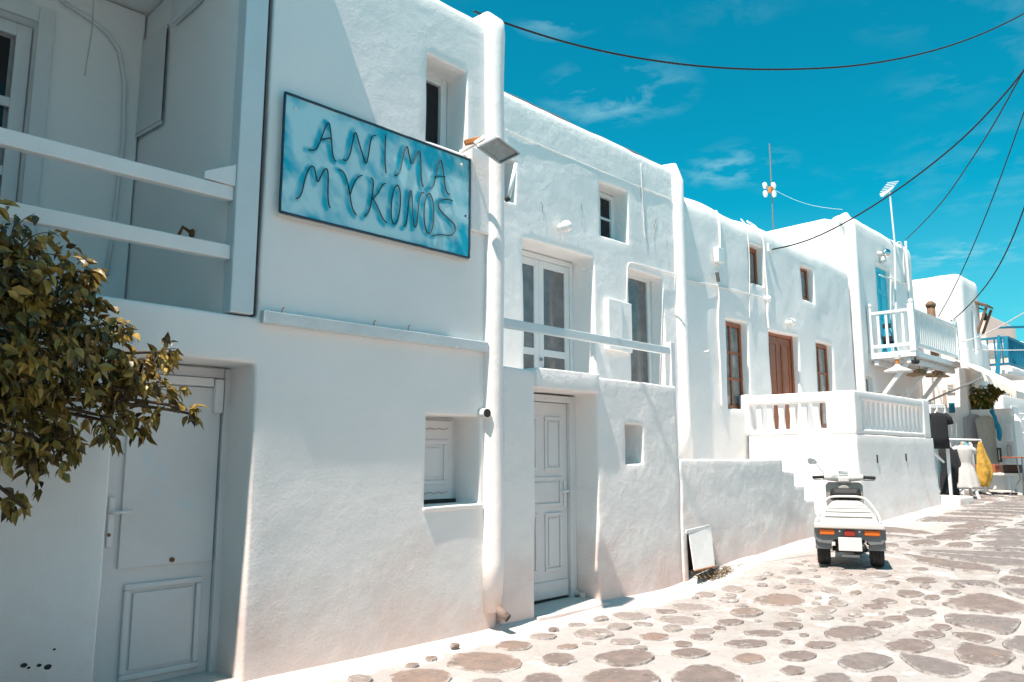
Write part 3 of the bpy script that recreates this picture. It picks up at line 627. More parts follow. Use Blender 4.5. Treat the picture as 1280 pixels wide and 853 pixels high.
# ------------------------------------------------------------------ sign
SG = thing('sign', 'turquoise painted board with wire lettering and a dark navy border, high on the white wall', 'sign', (3.57, 4.95, 3.7))
YS = 4.95
def z7(x, y): return PY(330 + x / 3.554, 100 + y / 3.554, YS - .012)
ST = [[(200, 310), (222, 315), (240, 300), (262, 240), (278, 200), (290, 185), (298, 240), (302, 290), (305, 330), (312, 355), (322, 362)], [(250, 268), (275, 262), (300, 258)],
      [(350, 355), (368, 360), (382, 335), (390, 300), (395, 270), (407, 220), (425, 290), (441, 340), (455, 382), (465, 330), (470, 295), (475, 265), (483, 248), (498, 248)],
      [(541, 243), (539, 290), (538, 340), (539, 385), (543, 415)],
      [(580, 425), (595, 424), (605, 405), (612, 370), (620, 330), (628, 302), (637, 293), (645, 335), (657, 383), (675, 340), (684, 318), (693, 315), (697, 360), (698, 410), (700, 455), (708, 476)],
      [(738, 482), (752, 475), (760, 445), (768, 410), (777, 370), (786, 350), (794, 380), (800, 430), (805, 480), (813, 502), (825, 510)], [(757, 432), (780, 427), (805, 430)],
      [(142, 528), (160, 522), (172, 490), (180, 450), (192, 410), (205, 388), (217, 382), (226, 395), (231, 425), (238, 458), (248, 440), (262, 410), (275, 392), (284, 400), (286, 440), (284, 500), (286, 550), (295, 570)],
      [(332, 398), (350, 404), (364, 430), (374, 465), (382, 510), (388, 550), (396, 580), (412, 602)], [(437, 424), (420, 430), (405, 450), (393, 478), (383, 512)],
      [(475, 433), (486, 445), (486, 475), (482, 510), (475, 555), (465, 590), (448, 608)], [(540, 460), (528, 464), (515, 490), (498, 515), (478, 532)], [(482, 525), (498, 550), (512, 580), (524, 610), (536, 628), (547, 636)],
      [(586 + 20 * math.sin(a) + 6 * math.sin(a) * 0 - (-6 * math.cos(a)), 555 - 88 * math.cos(a)) for a in [i * .3307 for i in range(20)]],
      [(622, 652), (632, 640), (638, 600), (641, 560), (646, 510), (652, 487), (658, 505), (659, 555), (661, 610), (670, 660), (679, 645), (684, 600), (686, 560), (692, 520), (700, 500), (710, 502)],
      [(733 + 22 * math.sin(a), 594 - 90 * math.cos(a)) for a in [i * .3307 for i in range(20)]],
      [(838, 538), (825, 532), (800, 530), (783, 537), (774, 552), (777, 570), (790, 588), (815, 612), (838, 632), (849, 650), (850, 668), (843, 684), (828, 692), (805, 690), (780, 687), (750, 693)]]
SW = [[z7(*p) for p in s] for s in ST]
nu, nv = 200, 104; x0, x1, z0, z1 = 2.655, 4.495, 3.235, 4.145
me = bpy.data.meshes.new('board')
segs = [(a, b) for s in SW for a, b in zip(s, s[1:])]
vs = []; cols = []
def dseg(px, pz, a, b, ox, oz):
    ax_, az_ = a.x + ox, a.z + oz; dx_, dz_ = b.x - a.x, b.z - a.z; t = max(0, min(1, ((px - ax_) * dx_ + (pz - az_) * dz_) / (dx_ * dx_ + dz_ * dz_ + 1e-9)))
    return math.hypot(px - ax_ - dx_ * t, pz - az_ - dz_ * t)
for j in range(nv + 1):
    for i in range(nu + 1):
        x = x0 + (x1 - x0) * i / nu; z = z0 + (z1 - z0) * j / nv; vs.append((x - SG.location.x, YS + .004 * math.sin(x * 2) * 0 - SG.location.y, z - SG.location.z))
        wx = x + .02 * noise.noise(Vector((x * 6, z * 6, 0))); wz = z + .02 * noise.noise(Vector((x * 6, z * 6, 4)))
        d = min(dseg(wx, wz, a, b, -.022, -.012) for a, b in segs if abs(a.x - x) < .25 and abs(a.z - z) < .4) if any(abs(a.x - x) < .25 and abs(a.z - z) < .4 for a, b in segs) else 1
        n1 = noise.fractal(Vector((x * 2.2, z * 2.6, 7)), .9, 2, 4); n2 = noise.fractal(Vector((x * 9 + z * 6, z * 5 - x * 2, 2)), .9, 2, 3)
        edge = min(x - x0, x1 - x, z - z0, z1 - z)
        k = .10 + .95 * n1 + .5 * n2 + max(0, .42 - edge * 3.0) * (.7 + .9 * n1)
        k = max(k, (.95 + .9 * n2) * max(0, 1 - (d / .034) ** 2)); k = max(0, min(1, k))
        lt = (.50, .78, .83); dk = (.0, .46, .62); cols += [lt[c] + (dk[c] - lt[c]) * k for c in range(3)] + [1]
me.from_pydata(vs, [], [(j * (nu + 1) + i, j * (nu + 1) + i + 1, (j + 1) * (nu + 1) + i + 1, (j + 1) * (nu + 1) + i) for j in range(nv) for i in range(nu)])
at = me.color_attributes.new('paint', 'FLOAT_COLOR', 'POINT'); at.data.foreach_set('color', cols)
mm = mat('sign_paint', (.3, .6, .7), .5, .25, 60); t = mm.node_tree; an = N('ShaderNodeAttribute', t, attribute_name='paint'); t.links.new(an.outputs['Color'], t.nodes['Principled BSDF'].inputs['Base Color'])
me.materials.append(mm); fc = bpy.data.objects.new('painted_face', me); COL.objects.link(fc); fc.parent = SG
MB().box(x0 + .003, x1 - .003, YS + .003, YS + .028, z0 + .003, z1 - .003).build('board', 'canvas', SG)
mb = MB()
q = [Vector((x0, YS - .003, z0)), Vector((x1, YS - .003, z0)), Vector((x1, YS - .003, z1)), Vector((x0, YS - .003, z1))]
for a, b in zip(q, q[1:] + q[:1]):
    MB().tube([a + (b - a) * (i / 30) + Vector((0, 0, 0)) + noise.noise_vector((a + (b - a) * (i / 30)) * 9) * .0025 for i in range(31)], .0105, 8).build('border_rope', 'sign_border', SG, smooth=True)
MB().box(x0 - .006, x1 + .006, YS + .012, YS + .022, z0 - .022, z0 - .006).build('lower_edge', 'paper', SG)
def smooth_pts(p, n=2):
    for _ in range(n): p = [p[0]] + [q for a, b in zip(p, p[1:]) for q in (a * .75 + b * .25, a * .25 + b * .75)] + [p[-1]]
    return p
for s in SW: MB().tube(smooth_pts(s), .0046, 6).build('letter_stroke', 'sign_wire', SG, smooth=True)
for sx, sz in ((140, 127), (878, 378)):
    c = z7(sx, sz); MB().ball(c, .014, 10, 1, .6, 1).build('screw', 'plastic_white', SG, smooth=True)
MB().box(4.44, 4.46, YS, 4.99, 3.6, 3.62).box(2.7, 2.72, YS + .02, 5.0, 3.6, 3.62).build('spacer', 'steel_grey', SG)

# ------------------------------------------------------------------ floodlight
FL = thing('floodlight', 'square grey floodlight with a rusty bracket, beside the right end of the sign', 'floodlight', (4.8, 4.7, 4.2))
A_ = [PY(597, 184, 4.64), PY(624, 204, 4.72), PY(648, 192, 4.68), PY(621, 172, 4.60)]
nrm = (A_[1] - A_[0]).cross(A_[3] - A_[0]).normalized(); nrm = nrm if nrm.dot(A_[0] - CAM) > 0 else -nrm
ctr = sum(A_, Vector()) / 4
MB().prism(A_, nrm * .012).build('lens', 'lens_grey', FL)
for a, b in zip(A_, A_[1:] + A_[:1]): MB().bar(a - nrm * .004, b - nrm * .004, .016, .03, nrm).build('lens_frame', 'steel_grey', FL, bevel=.003)
top = [ctr + (a - ctr) * .55 + nrm * .13 for a in A_]
mb = MB().add([a + nrm * .014 for a in A_] + top, [(0, 1, 5, 4), (1, 2, 6, 5), (2, 3, 7, 6), (3, 0, 4, 7), (4, 5, 6, 7), (3, 2, 1, 0)]); mb.build('housing', 'white_paint', FL, bevel=.012)
MB().bar(top[3] - cR * .05, top[0] - cR * .07 + nrm * .05, .05, .045).build('junction_box', 'orange_rust', FL, bevel=.006)
MB().bar(top[3] + Vector((-.03, 0, 0)), top[3] + Vector((-.05, .3, -.05)), .03, .03).bar(top[3] + Vector((-.03, 0, .02)), top[0] + nrm * .03, .02, .03).build('bracket', 'plastic_white', FL, bevel=.004)

# ------------------------------------------------------------------ middle house (lower block with the panelled door, terrace, upper storey)
H2 = thing('house', 'white middle house with a panelled street door below a small terrace and french doors', 'house', (6.4, 5, 0))
ZT = 2.31
masonry('terrace_wall', H2, (4.955, 7.87, 5.0, 5.5, -.2, ZT), holes=[(5.38, 6.36, 4.8, 5.42, -.3, 2.14), (6.84, 7.15, 4.9, 5.3, 1.42, 1.84)],
        step=.10, R=.03, sides='r', amp=.016, bev=.02, m='rough_plaster', warp=lambda v: v.__iadd__(Vector((0, -.02 if v.x < 5.42 and v.y < 5.1 else 0, 0))))
masonry('terrace_floor', H2, (4.955, 7.87, 5.51, 7.2, 1.9, ZT - .06), step=.5, bev=0)
masonry('lintel', H2, (5.39, 6.345, 4.955, 5.2, 2.145, 2.335), step=.12, bev=.012, amp=.008, m='rough_plaster')
UP = [(6.55, 7.21, 6.9, 7.45, 4.87, 5.47), (9.03, 9.77, 6.9, 7.36, 4.81, 5.66), (7.36, 8.87, 6.9, 7.5, 2.3, 4.42), (9.75, 10.69, 6.9, 7.33, 2.3, 4.46)]
def tilt2(v): v.y += .018 * (v.z - 2)
masonry('upper_wall', H2, (4.97, 11.15, 7.0, 7.7, 1.2, 6.46), holes=UP, step=.14, R=.16, sides='t', amp=.018, bev=.025, m='rough_plaster')
masonry('house_body', H2, (4.97, 11.1, 7.72, 11.5, 0, 6.36), step=.8, bev=.03)
mb = MB().tube([Vector((x, 7.12 + .01 * math.sin(x * 3), 6.462 + .006 * math.sin(x * 7))) for x in [4.97 + i * .2 for i in range(31)]], .016, 6); mb.build('coping_edge', 'stone_rusty', H2)
dr = MB()
dr.box(6.27, 6.36, 5.30, 5.42, 0, 2.12).box(5.39, 5.44, 5.30, 5.42, 0, 2.12).box(5.44, 6.27, 5.30, 5.42, 2.05, 2.12).build('door_frame', 'door_paint', H2, bevel=.008)
dr = MB().box(5.445, 6.265, 5.345, 5.385, .09, 2.045).build('door', 'door_paint', H2, bevel=.005, label='panelled grey-white street door')
def panel(p, a, b, c, d, y, mt='door_paint'):
    w = .035
    for q in ((a, b, c, c + w), (a, b, d - w, d), (a, a + w, c + w, d - w), (b - w, b, c + w, d - w)):
        MB().box(q[0], q[1], y - .014, y, q[2], q[3]).build('moulding', mt, p, bevel=.006)
    MB().box(a + w + .02, b - w - .02, y - .01, y, c + w + .02, d - w - .02).build('door_panel', mt, p, bevel=.008)
for a, b in ((5.52, 5.80), (5.91, 6.17)):
    panel(dr, a, b, 1.35, 1.9, 5.344); panel(dr, a, b, .35, .93, 5.344)
panel(dr, 5.52, 6.17, .99, 1.29, 5.344)
MB().box(5.45, 6.25, 5.325, 5.344, .10, .26).build('kick_board', 'door_paint', dr, bevel=.006)
MB().box(6.20, 6.24, 5.33, 5.344, .98, 1.24).build('handle_plate', 'white_paint', dr, bevel=.008)
MB().tube([(6.22, 5.34, 1.14), (6.22, 5.285, 1.14), (6.20, 5.275, 1.14), (6.10, 5.275, 1.14)], .011, 8).build('door_handle', 'white_paint', dr, smooth=True)
masonry('threshold', H2, (5.385, 6.36, 4.985, 5.35, -.05, .05), step=.15, bev=.012, amp=.006, m='slate_blue')
masonry('threshold_lip', H2, (5.37, 6.42, 4.93, 4.98, -.05, .052), step=.15, bev=.012, amp=.01, m='rough_plaster')
MB().box(5.45, 6.26, 5.335, 5.36, .046, .085).build('door_gap', 'dark_gap', H2)
mb = MB().ball((6.33, 5.22, .07), .05, 9, .7, .8, 1.0).ball((6.34, 5.28, .11), .035, 8)
for v in mb.v: v += noise.noise_vector(v * 22) * .03
mb.build('broken_plaster', 'rough_plaster', H2)
# terrace railing
MB().box(4.96, 7.80, 5.03, 5.10, 2.69, 2.775).build('railing_bar', 'post_paint', H2, bevel=.008)
MB().box(7.802, 7.89, 5.02, 5.11, ZT - .02, 2.84).build('railing_post', 'white_paint', H2, bevel=.008)
# french doors
Y = 7.42
fr = MB().box(7.37, 7.44, Y - .02, Y + .06, ZT - .06, 4.41).box(8.79, 8.86, Y - .02, Y + .06, ZT - .06, 4.41).box(7.44, 8.79, Y - .02, Y + .06, 4.33, 4.41).build('door_frame', 'white_paint', H2, bevel=.008)
for a, b in ((7.445, 8.113), (8.117, 8.785)):
    lf = MB(); w = .1
    lf.box(a, a + w, Y, Y + .045, ZT - .05, 4.325).box(b - w, b, Y, Y + .045, ZT - .05, 4.325)
    for c, d in ((ZT - .05, ZT + .1), (2.92, 3.02), (4.22, 4.325)): lf.box(a + w, b - w, Y, Y + .045, c, d)
    o = lf.build('french_door', 'white_paint', H2, bevel=.006)
    for c, d in ((ZT + .1, 2.92), (3.02, 4.22)): MB().box(a + w, b - w, Y + .02, Y + .03, c, d).build('pane', 'glass_curtain', o)
MB().lathe([(.025, -.012), (.032, 0), (.025, .012)], (8.14, Y - .02, 2.86), Matrix.Rotation(R_(90), 3, 'X')).tube([(8.17, Y, 2.74), (8.17, Y - .05, 2.74), (8.28, Y - .05, 2.74)], .012, 6).build('door_handle', 'steel_grey', H2, smooth=True)
window(H2, 9.04, 9.76, 4.82, 5.65, 7.28, .07, 2, 2, 'white_paint', 'glass_dark')
window(H2, 9.76, 10.68, ZT - .05, 4.45, 7.24, .09, 1, 1, 'white_paint', 'glass_curtain', 'glazed_door')
window(H2, 6.56, 7.2, 4.88, 5.46, 7.35, .06, 2, 1, 'white_paint', 'glass_dark')
MB().tube([PY(645, 205, 6.93), PY(636, 246, 6.93)], .028, 8).build('prop_bar', 'white_paint', H2, smooth=True)
MB().ball(PY(634, 249, 6.93), .04, 8).build('bar_end', 'dark_gap', H2)
MB().box(9.08, 9.42, 6.90, 7.0, 3.06, 3.83).build('meter_cabinet', 'rough_plaster', H2, bevel=.012)
MB().box(9.435, 9.70, 6.925, 7.0, 3.06, 3.83).build('meter_cabinet', 'rough_plaster', H2, bevel=.012)
def wallcable(parent, pts, Y, r, m='cable_white', name='cable', roof=None):
    p = [PY(x, y, Y) for x, y in pts]
    if roof:
        zt, R = roof
        for i, (x, y) in enumerate(pts):
            o = 0
            for _ in range(12):
                q = PY(x, y, Y + o); t = max(0, min(.999, (q.z - (zt - R)) / R)); o = .5 * o + .5 * R * (1 - math.sqrt(1 - t * t))
            p[i] = PY(x, y, Y + o)
    p = smooth_pts(p, 2); return MB().tube(p, r, 6).build(name, m, parent, smooth=True)
wallcable(H2, [(783, 381), (784, 335), (786, 328), (800, 331), (836, 341), (848, 345)], 6.975, .012, 'rough_plaster')
wallcable(H2, [(632, 162), (680, 184), (720, 201), (780, 226), (840, 250)], 6.992, .006, 'rough_plaster')
rc = random.Random(5)
for (cx, cz, ln, st) in ((10.1, 5.9, 1.1, .3), (10.55, 5.4, .8, -.2), (8.6, 5.2, .35, .1), (10.85, 5.1, .5, .1), (7.7, 5.0, .3, .2), (9.9, 3.3, .6, .1)):
    P_ = [Vector((cx, 6.996, cz))]
    for k in range(12): P_.append(P_[-1] + Vector((rc.uniform(-.03, .03) + st * .02, 0, -ln / 12)))
    MB().tube(P_, [.0035 * (1 - k / 16) * rc.uniform(.4, 1.3) for k in range(13)], 4).build('crack', 'stone_rusty', H2)
wallcable(H2, [(801, 205), (803, 250), (806, 300)], 6.99, .005, 'rough_plaster')
# rounded buttress strip between the middle house and the next
mb = MB(); pts = [Vector((11.19, 7.02, z)) for z in (1.2, 2, 3, 4, 5, 5.8, 6.2)] + [Vector((11.19, 7.1, 6.42)), Vector((11.2, 7.3, 6.46))]
mb.tube(pts, [.16, .15, .14, .14, .14, .14, .15, .15, .12], 16)
for v in mb.v: v += noise.noise_vector(v * 1.5) * .02
mb.build('buttress', 'smooth_plaster', H2, smooth=True)
def globe(px, py, Y, lab):
    c = PY(px, py, Y); t = thing('wall_lamp', lab, 'lamp', c, 'round white wall lamps')
    M = Matrix.Rotation(R_(90), 3, 'X'); c = Vector(c)
    MB().lathe([(.055, 0), (.06, .02), (.05, .06), (.035, .075)], c + Vector((0, .12, 0)), M).build('lamp_base', 'plastic_white', t, smooth=True)
    MB().ball(c, .085, 16).build('globe', 'globe_glass', t, smooth=True)
globe(708, 283, 6.86, 'round white globe lamp above the french doors of the middle house')
globe(990, 403, 6.88, 'round white globe lamp above the brown wooden door')

# ------------------------------------------------------------------ low stepped wall, stairs, hatch, weeds
LW = thing('stair_wall', 'low rough white wall stepping down to the street behind the scooter', 'wall', (9.5, 5, 0))
prof = [(7.88, 10.45, 1.45), (10.45, 10.81, 1.28), (10.81, 11.12, 1.07), (11.12, 11.48, .85), (11.48, 11.75, .65), (11.75, 12.0, .48)]
masonry('parapet_wall', LW, (7.88, 10.45, 4.98, 5.3, -.2, 1.45), add=[(a, b, 4.98, 5.3, -.2, z) for a, b, z in prof[1:]], holes=[(7.985, 8.47, 4.9, 5.2, -.3, .60)],
        step=.09, amp=.022, bev=.02, m='rough_plaster')
for i, (a, b, z) in enumerate(prof[:-1]):
    masonry('stair_step' if i else 'stair_landing', LW, (a + (.01 if i else 0), b, 5.31, 6.9, -.2 if i else .2, z - .17), step=.3, bev=.015, m='far_plaster')
HT = thing('hatch_cover', 'white hatch panel leaning over a dark hole in the rough wall', 'hatch', (8.25, 4.98, .15))
q = [PY(859, 667, 4.965), PY(887, 661, 4.955), PY(892, 710, 4.86), PY(866, 716, 4.88)]
q = [v + Vector((.035, 0, .02)) for v in q]; MB().prism(q, (0, .012, 0)).build('panel', 'white_paint', HT, bevel=.004)
MB().bar(PY(857, 665, 4.965), PY(887, 658, 4.965), .02, .04).build('upper_frame', 'white_paint', HT, bevel=.005)
MB().bar(q[3] + Vector((0, -.002, -.005)), q[2] + Vector((0, -.002, -.005)), .014, .008).build('rusty_edge', 'orange_rust', HT)
MB().box(7.96, 8.49, 5.17, 5.19, -.1, .64).box(8.0, 8.48, 4.96, 5.17, -.1, .07).build('hole_soil', 'soil', LW)
rw = random.Random(3); mb = MB()
for i in range(130):
    c = PY(rw.uniform(866, 906), 0, 4.9); x = c.x; x = 8.12 + rw.random() ** .8 * .52; b = Vector((x, rw.uniform(4.82, 5.02), .04)); h = rw.uniform(.05, .17) * (1.6 if rw.random() < .12 else 1)
    p = [b]; d = Vector((rw.uniform(-.5, .6), rw.uniform(-.5, .1), 1))
    for k in range(4): d += Vector((rw.uniform(-.5, .5), rw.uniform(-.5, .4), rw.uniform(-.4, .1))); p.append(p[-1] + d.normalized() * h / 3)
    mb.tube(p, .0028, 3)
    for k in range(5):
        c = p[rw.randrange(1, 5)]; u = Vector((rw.uniform(-1, 1), rw.uniform(-1, 1), rw.uniform(-1, 1))).normalized() * .014; w = u.orthogonal().normalized() * .007
        mb.add([c, c + u + w, c + u * 2, c + u - w], [(0, 1, 2, 3)])
o = tag(mb.build('weeds', 'weed', None, fix=False), 'dry brown weeds sprouting from the hole under the white hatch panel', 'weeds'); o['kind'] = 'stuff'

# ------------------------------------------------------------------ third house with varnished wood openings and walled terrace
H3 = thing('house', 'white house with reddish-brown wooden door and windows behind a balustraded terrace', 'house', (15, 7, .4))
OP = [(12.70, 13.55, 6.9, 7.2, 2.35, 3.99), (14.42, 15.75, 6.9, 7.22, 1.84, 4.02), (16.62, 17.55, 6.9, 7.2, 2.1, 3.99), (13.70, 14.32, 6.9, 7.2, 4.84, 5.62), (16.06, 16.70, 6.9, 7.2, 4.88, 5.64)]
def roll3(v): v.z += .04 * math.sin((v.x - 11.5) * 2.4) * max(0, v.z - 5.4)
masonry('front_wall', H3, (11.2, 18.75, 7.0, 7.75, .1, 6.15), holes=OP, step=.15, R=.36, sides='t', amp=.025, bev=.03, warp=roll3)
masonry('house_body', H3, (11.2, 18.75, 7.76, 11.5, 0, 5.95), step=.8, bev=.03)
for x0_, x1_, z0_, z1_ in ((12.71, 13.54, 2.36, 3.98), (16.63, 17.54, 2.11, 3.98)): window(H3, x0_, x1_, z0_, z1_, 7.14, .07, 2, 3, 'wood_varnish', 'glass_brown', 'wooden_window', .05)
window(H3, 13.71, 14.31, 4.85, 5.61, 7.13, .07, 1, 1, 'wood_varnish', 'glass_brown', 'wooden_window'); window(H3, 16.07, 16.69, 4.89, 5.63, 7.13, .07, 1, 1, 'wood_varnish', 'glass_brown', 'wooden_window')
fr = MB().box(14.43, 14.52, 7.12, 7.2, 1.84, 4.01).box(15.66, 15.74, 7.12, 7.2, 1.84, 4.01).box(14.52, 15.66, 7.12, 7.2, 3.92, 4.01).build('door_frame', 'wood_varnish', H3, bevel=.006)
for a, b in ((14.525, 15.088), (15.092, 15.655)):
    o = MB().box(a, b, 7.145, 7.185, 1.85, 3.915).build('wooden_door', 'wood_varnish', H3, bevel=.006)
    for c, d in ((2.0, 2.6), (2.7, 3.8)): panel(o, a + .1, b - .1, c, d, 7.144, 'wood_varnish')
wallcable(H3, [(852, 347), (862, 351), (896, 357), (930, 366), (960, 374)], 6.975, .011)
wallcable(H3, [(895, 264), (899, 272), (900, 290), (900, 317)], 6.97, .021, 'smooth_plaster', roof=(6.15, .36))
wallcable(H3, [(898, 342), (897, 355), (899, 370), (897, 400), (900, 450), (902, 509)], 6.97, .021, 'smooth_plaster')
MB().box(12.35, 12.56, 6.88, 6.99, 4.98, 5.26).build('junction_box', 'plastic_white', H3, bevel=.015)
MB().tube([PY(896, 340, 6.92), PY(898, 352, 6.95)], .035, 6).build('cable_gland', 'grey_plastic', H3)
wallcable(H3, [(926, 274), (931, 279), (935, 292), (937, 330), (937, 400)], 6.975, .011, roof=(6.15, .36))
wallcable(H3, [(934, 277), (943, 282), (951, 292), (955, 305), (956, 335), (958, 352), (960, 374), (959, 392), (961, 411)], 6.95, .022, 'smooth_plaster', roof=(6.15, .36))
MB().ball(PY(960, 374, 6.95), .07, 8).build('junction_box', 'smooth_plaster', H3, smooth=True)
for px, py in ((844, 393), (878, 440)):
    c = PY(px, py, 7); MB().tube([c, c + Vector((0, -.12, 0)), c + Vector((0, -.13, .03))], .012, 6).build('hook', 'plastic_white', H3)

TR = thing('terrace', 'walled white terrace with a pierced balustrade, behind the parked scooter', 'terrace', (15, 6, .3))
def flare(v):
    if v.z < 1.2:
        t = (1.2 - v.z); v.x += (.12 * t if v.x > 16.5 else 0); v.y -= (.06 * t if v.y < 5.1 else 0)
masonry('terrace_wall', TR, (13.3, 17.35, 5.0, 6.95, .1, 1.86), step=.16, R=.05, sides='', amp=.014, bev=.02, warp=flare)
masonry('corner_pillar', TR, (13.3, 13.52, 5.0, 5.5, 1.86, 2.6), add=[(13.3, 13.62, 5.0, 5.2, 1.86, 2.6)], step=.1, amp=.01, bev=.03)
masonry('end_pillar', TR, (16.85, 17.25, 5.0, 5.2, 1.86, 2.63), step=.1, amp=.01, bev=.03)
masonry('end_pillar', TR, (13.3, 13.5, 6.93, 7.12, 1.86, 2.63), step=.1, amp=.01, bev=.05)
masonry('coping', TR, (13.31, 13.5, 5.49, 6.95, 2.42, 2.6), step=.1, amp=.008, bev=.03)
masonry('coping', TR, (13.60, 16.86, 5.01, 5.19, 2.45, 2.61), step=.12, amp=.008, bev=.03)
masonry('plinth', TR, (13.31, 13.49, 5.49, 6.93, 1.87, 1.97), step=.12, amp=.005, bev=.02)
masonry('plinth', TR, (13.62, 16.85, 5.01, 5.19, 1.87, 1.95), step=.12, amp=.005, bev=.02)
def baluster(cx, cy, z0, z1, w, d):
    mb = MB(); n = 6; pr = [(0, 1.1), (.12, 1.0), (.5, .86), (.88, 1.0), (1, 1.1)]
    vs = []
    for t, k in pr:
        for sx, sy in ((-1, -1), (1, -1), (1, 1), (-1, 1)): vs.append((cx + sx * w * k / 2, cy + sy * d * k / 2, z0 + (z1 - z0) * t))
    fs = [(i * 4 + k, i * 4 + (k + 1) % 4, i * 4 + 4 + (k + 1) % 4, i * 4 + 4 + k) for i in range(4) for k in range(4)] + [(3, 2, 1, 0), (16, 17, 18, 19)]
    return mb.add(vs, fs).build('baluster', 'smooth_plaster', TR, smooth=False, bevel=.012)
for i in range(6): baluster(13.4, 5.70 + i * .212, 1.95, 2.43, .09, .105)
for i in range(13): baluster(13.83 + i * .24, 5.1, 1.94, 2.46, .12, .09)
for (px, py) in ((1097, 574), (1133, 572)):
    c = PY(px, py, 4.99); MB().box(c.x - .015, c.x + .015, 4.985, 5.0, c.z - .07, c.z + .07).build('drain_slot', 'dark_gap', TR)
# entry steps at the far end
ES = thing('entry_steps', 'white plastered steps at the far end of the terrace beside the clothes', 'steps', (18, 5.8, .5))
for i in range(5):
    masonry('stair_step', ES, (17.5 + i * .22, 17.73 + i * .22, 5.35, 6.6, .3, 1.66 - i * .25), step=.25, amp=.008, bev=.02)
masonry('stair_step', ES, (17.75, 18.75, 4.72, 5.34, .3, .66), step=.16, R=.04, sides='lr', amp=.015, bev=.03)

# ------------------------------------------------------------------ tall house with balcony, shop below
H4 = thing('house', 'tall white house with a turquoise door opening onto a white wooden balcony', 'house', (21, 7, .5))
B4H = [(20.62, 21.72, 6.9, 7.25, 4.0, 6.46), (19.4, 19.95, 6.9, 7.2, 2.6, 3.45), (20.4, 21.0, 6.9, 7.2, .55, 3.1), (21.5, 22.1, 6.9, 7.2, .55, 3.1)]
masonry('front_wall', H4, (19.0, 23.75, 7.0, 7.6, .2, 7.5), holes=B4H, step=.2, R=.28, sides='tlr', amp=.03, bev=.03, m='far_plaster')
masonry('house_body', H4, (19.0, 23.75, 7.45, 10.0, .2, 7.5), step=.3, R=.28, sides='tlr', amp=.03, bev=.03, m='far_plaster')
mb = MB().tube([Vector((18.98, 6.98, z)) for z in (.6, 2, 3.5, 5, 6.5, 7.1)] + [Vector((19.02, 7.15, 7.4))], .13, 12)
for v in mb.v: v += noise.noise_vector(v * 1.3) * .03
mb.build('drainpipe', 'smooth_plaster', H4, smooth=True)
td = MB().box(20.63, 21.71, 7.12, 7.17, 4.0, 6.45).build('balcony_door', 'turquoise_paint', H4, bevel=.008, label='turquoise door on the balcony')
for c, d in ((4.15, 4.9), (5.0, 5.75), (5.85, 6.35)): panel(td, 20.72, 21.12, c, d, 7.12, 'turquoise_paint'); panel(td, 21.2, 21.62, c, d, 7.12, 'turquoise_paint')
window(H4, 19.41, 19.94, 2.61, 3.44, 7.1, .06, 2, 2, 'white_paint', 'glass_curtain')
for a in (20.41, 21.51): window(H4, a, a + .58, .56, 3.09, 7.1, .08, 1, 3, 'white_paint', 'glass_curtain', 'shop_door')
wallcable(H4, [(1099, 344), (1119, 350), (1133, 356)], 6.97, .02); wallcable(H4, [(1132, 302), (1134, 330), (1137, 370), (1140, 400)], 6.96, .03, 'smooth_plaster')
wallcable(H4, [(1122, 303), (1128, 303), (1130, 340), (1133, 353)], 6.97, .02)
# wall spotlight
c = PY(1107, 317, 6.85); WL = thing('wall_lamp', 'small chrome spotlight above the turquoise balcony door', 'lamp', c)
MB().ball(c, .13, 12).build('lamp_head', 'chrome', WL, smooth=True); MB().tube([c + Vector((-.15, .15, 0)), c], .05, 8).lathe([(.09, 0), (.02, .22)], c + Vector((-.05, .05, -.25))).build('lamp_base', 'plastic_white', WL, smooth=True)
# balcony as part of the house
BX0, BX1, BY = 19.75, 23.35, 5.95; BZ = 4.0
for i in range(9):
    y0_ = BY + i * (7.0 - BY) / 9; MB().box(BX0, BX1, y0_ + .004, y0_ + (7.0 - BY) / 9 - .004, BZ - .06, BZ - .02).build('deck_board', 'white_paint', H4, bevel=.003)
for i in range(10):
    x = BX0 + .1 + i * (BX1 - BX0 - .2) / 9; MB().box(x - .035, x + .035, BY + .02, 7.02, BZ - .17, BZ - .064).build('joist', 'white_paint', H4, bevel=.004)
MB().box(BX0 + .02, BX1 - .02, BY + .1, BY + .2, BZ - .30, BZ - .174).box(BX0 + .02, BX1 - .02, 6.8, 6.9, BZ - .30, BZ - .174).build('balcony_beam', 'white_paint', H4, bevel=.006)
MB().box(BX0 - .03, BX0, BY - .03, 7.0, BZ - .15, BZ - .0).build('edge_board', 'white_paint', H4, bevel=.005)
MB().box(BX0, BX1 + .03, BY - .03, BY, BZ - .15, BZ - .02).build('edge_board', 'white_paint', H4, bevel=.005)
for x in (20.0, 21.5, 22.9): MB().bar((x, 6.99, 2.75), (x, BY + .2, BZ - .2), .09, .11, (1, 0, 0)).build('balcony_brace', 'white_paint', H4, bevel=.006)
def post(x, y, w=.11, ball=True):
    mb = MB().box(x - w / 2, x + w / 2, y - w / 2, y + w / 2, BZ - .02, BZ + 1.13)
    if ball: mb.ball((x, y, BZ + 1.19), .06, 10)
    mb.build('balcony_post', 'white_paint', H4)
post(BX0 + .02, BY + .02, .13); post(BX1 - .02, BY + .02); post(BX0 + .02, 6.93, .09)
for z, h in ((BZ + 1.0, .05), (BZ + .17, .06)):
    MB().box(BX0 - .02, BX0 + .06, BY + .09, 6.88, z - h, z + h * .4).build('railing_bar', 'white_paint', H4, bevel=.006)
    MB().box(BX0 + .09, BX1 - .08, BY - .02, BY + .06, z - h, z + h * .4).build('railing_bar', 'white_paint', H4, bevel=.006)
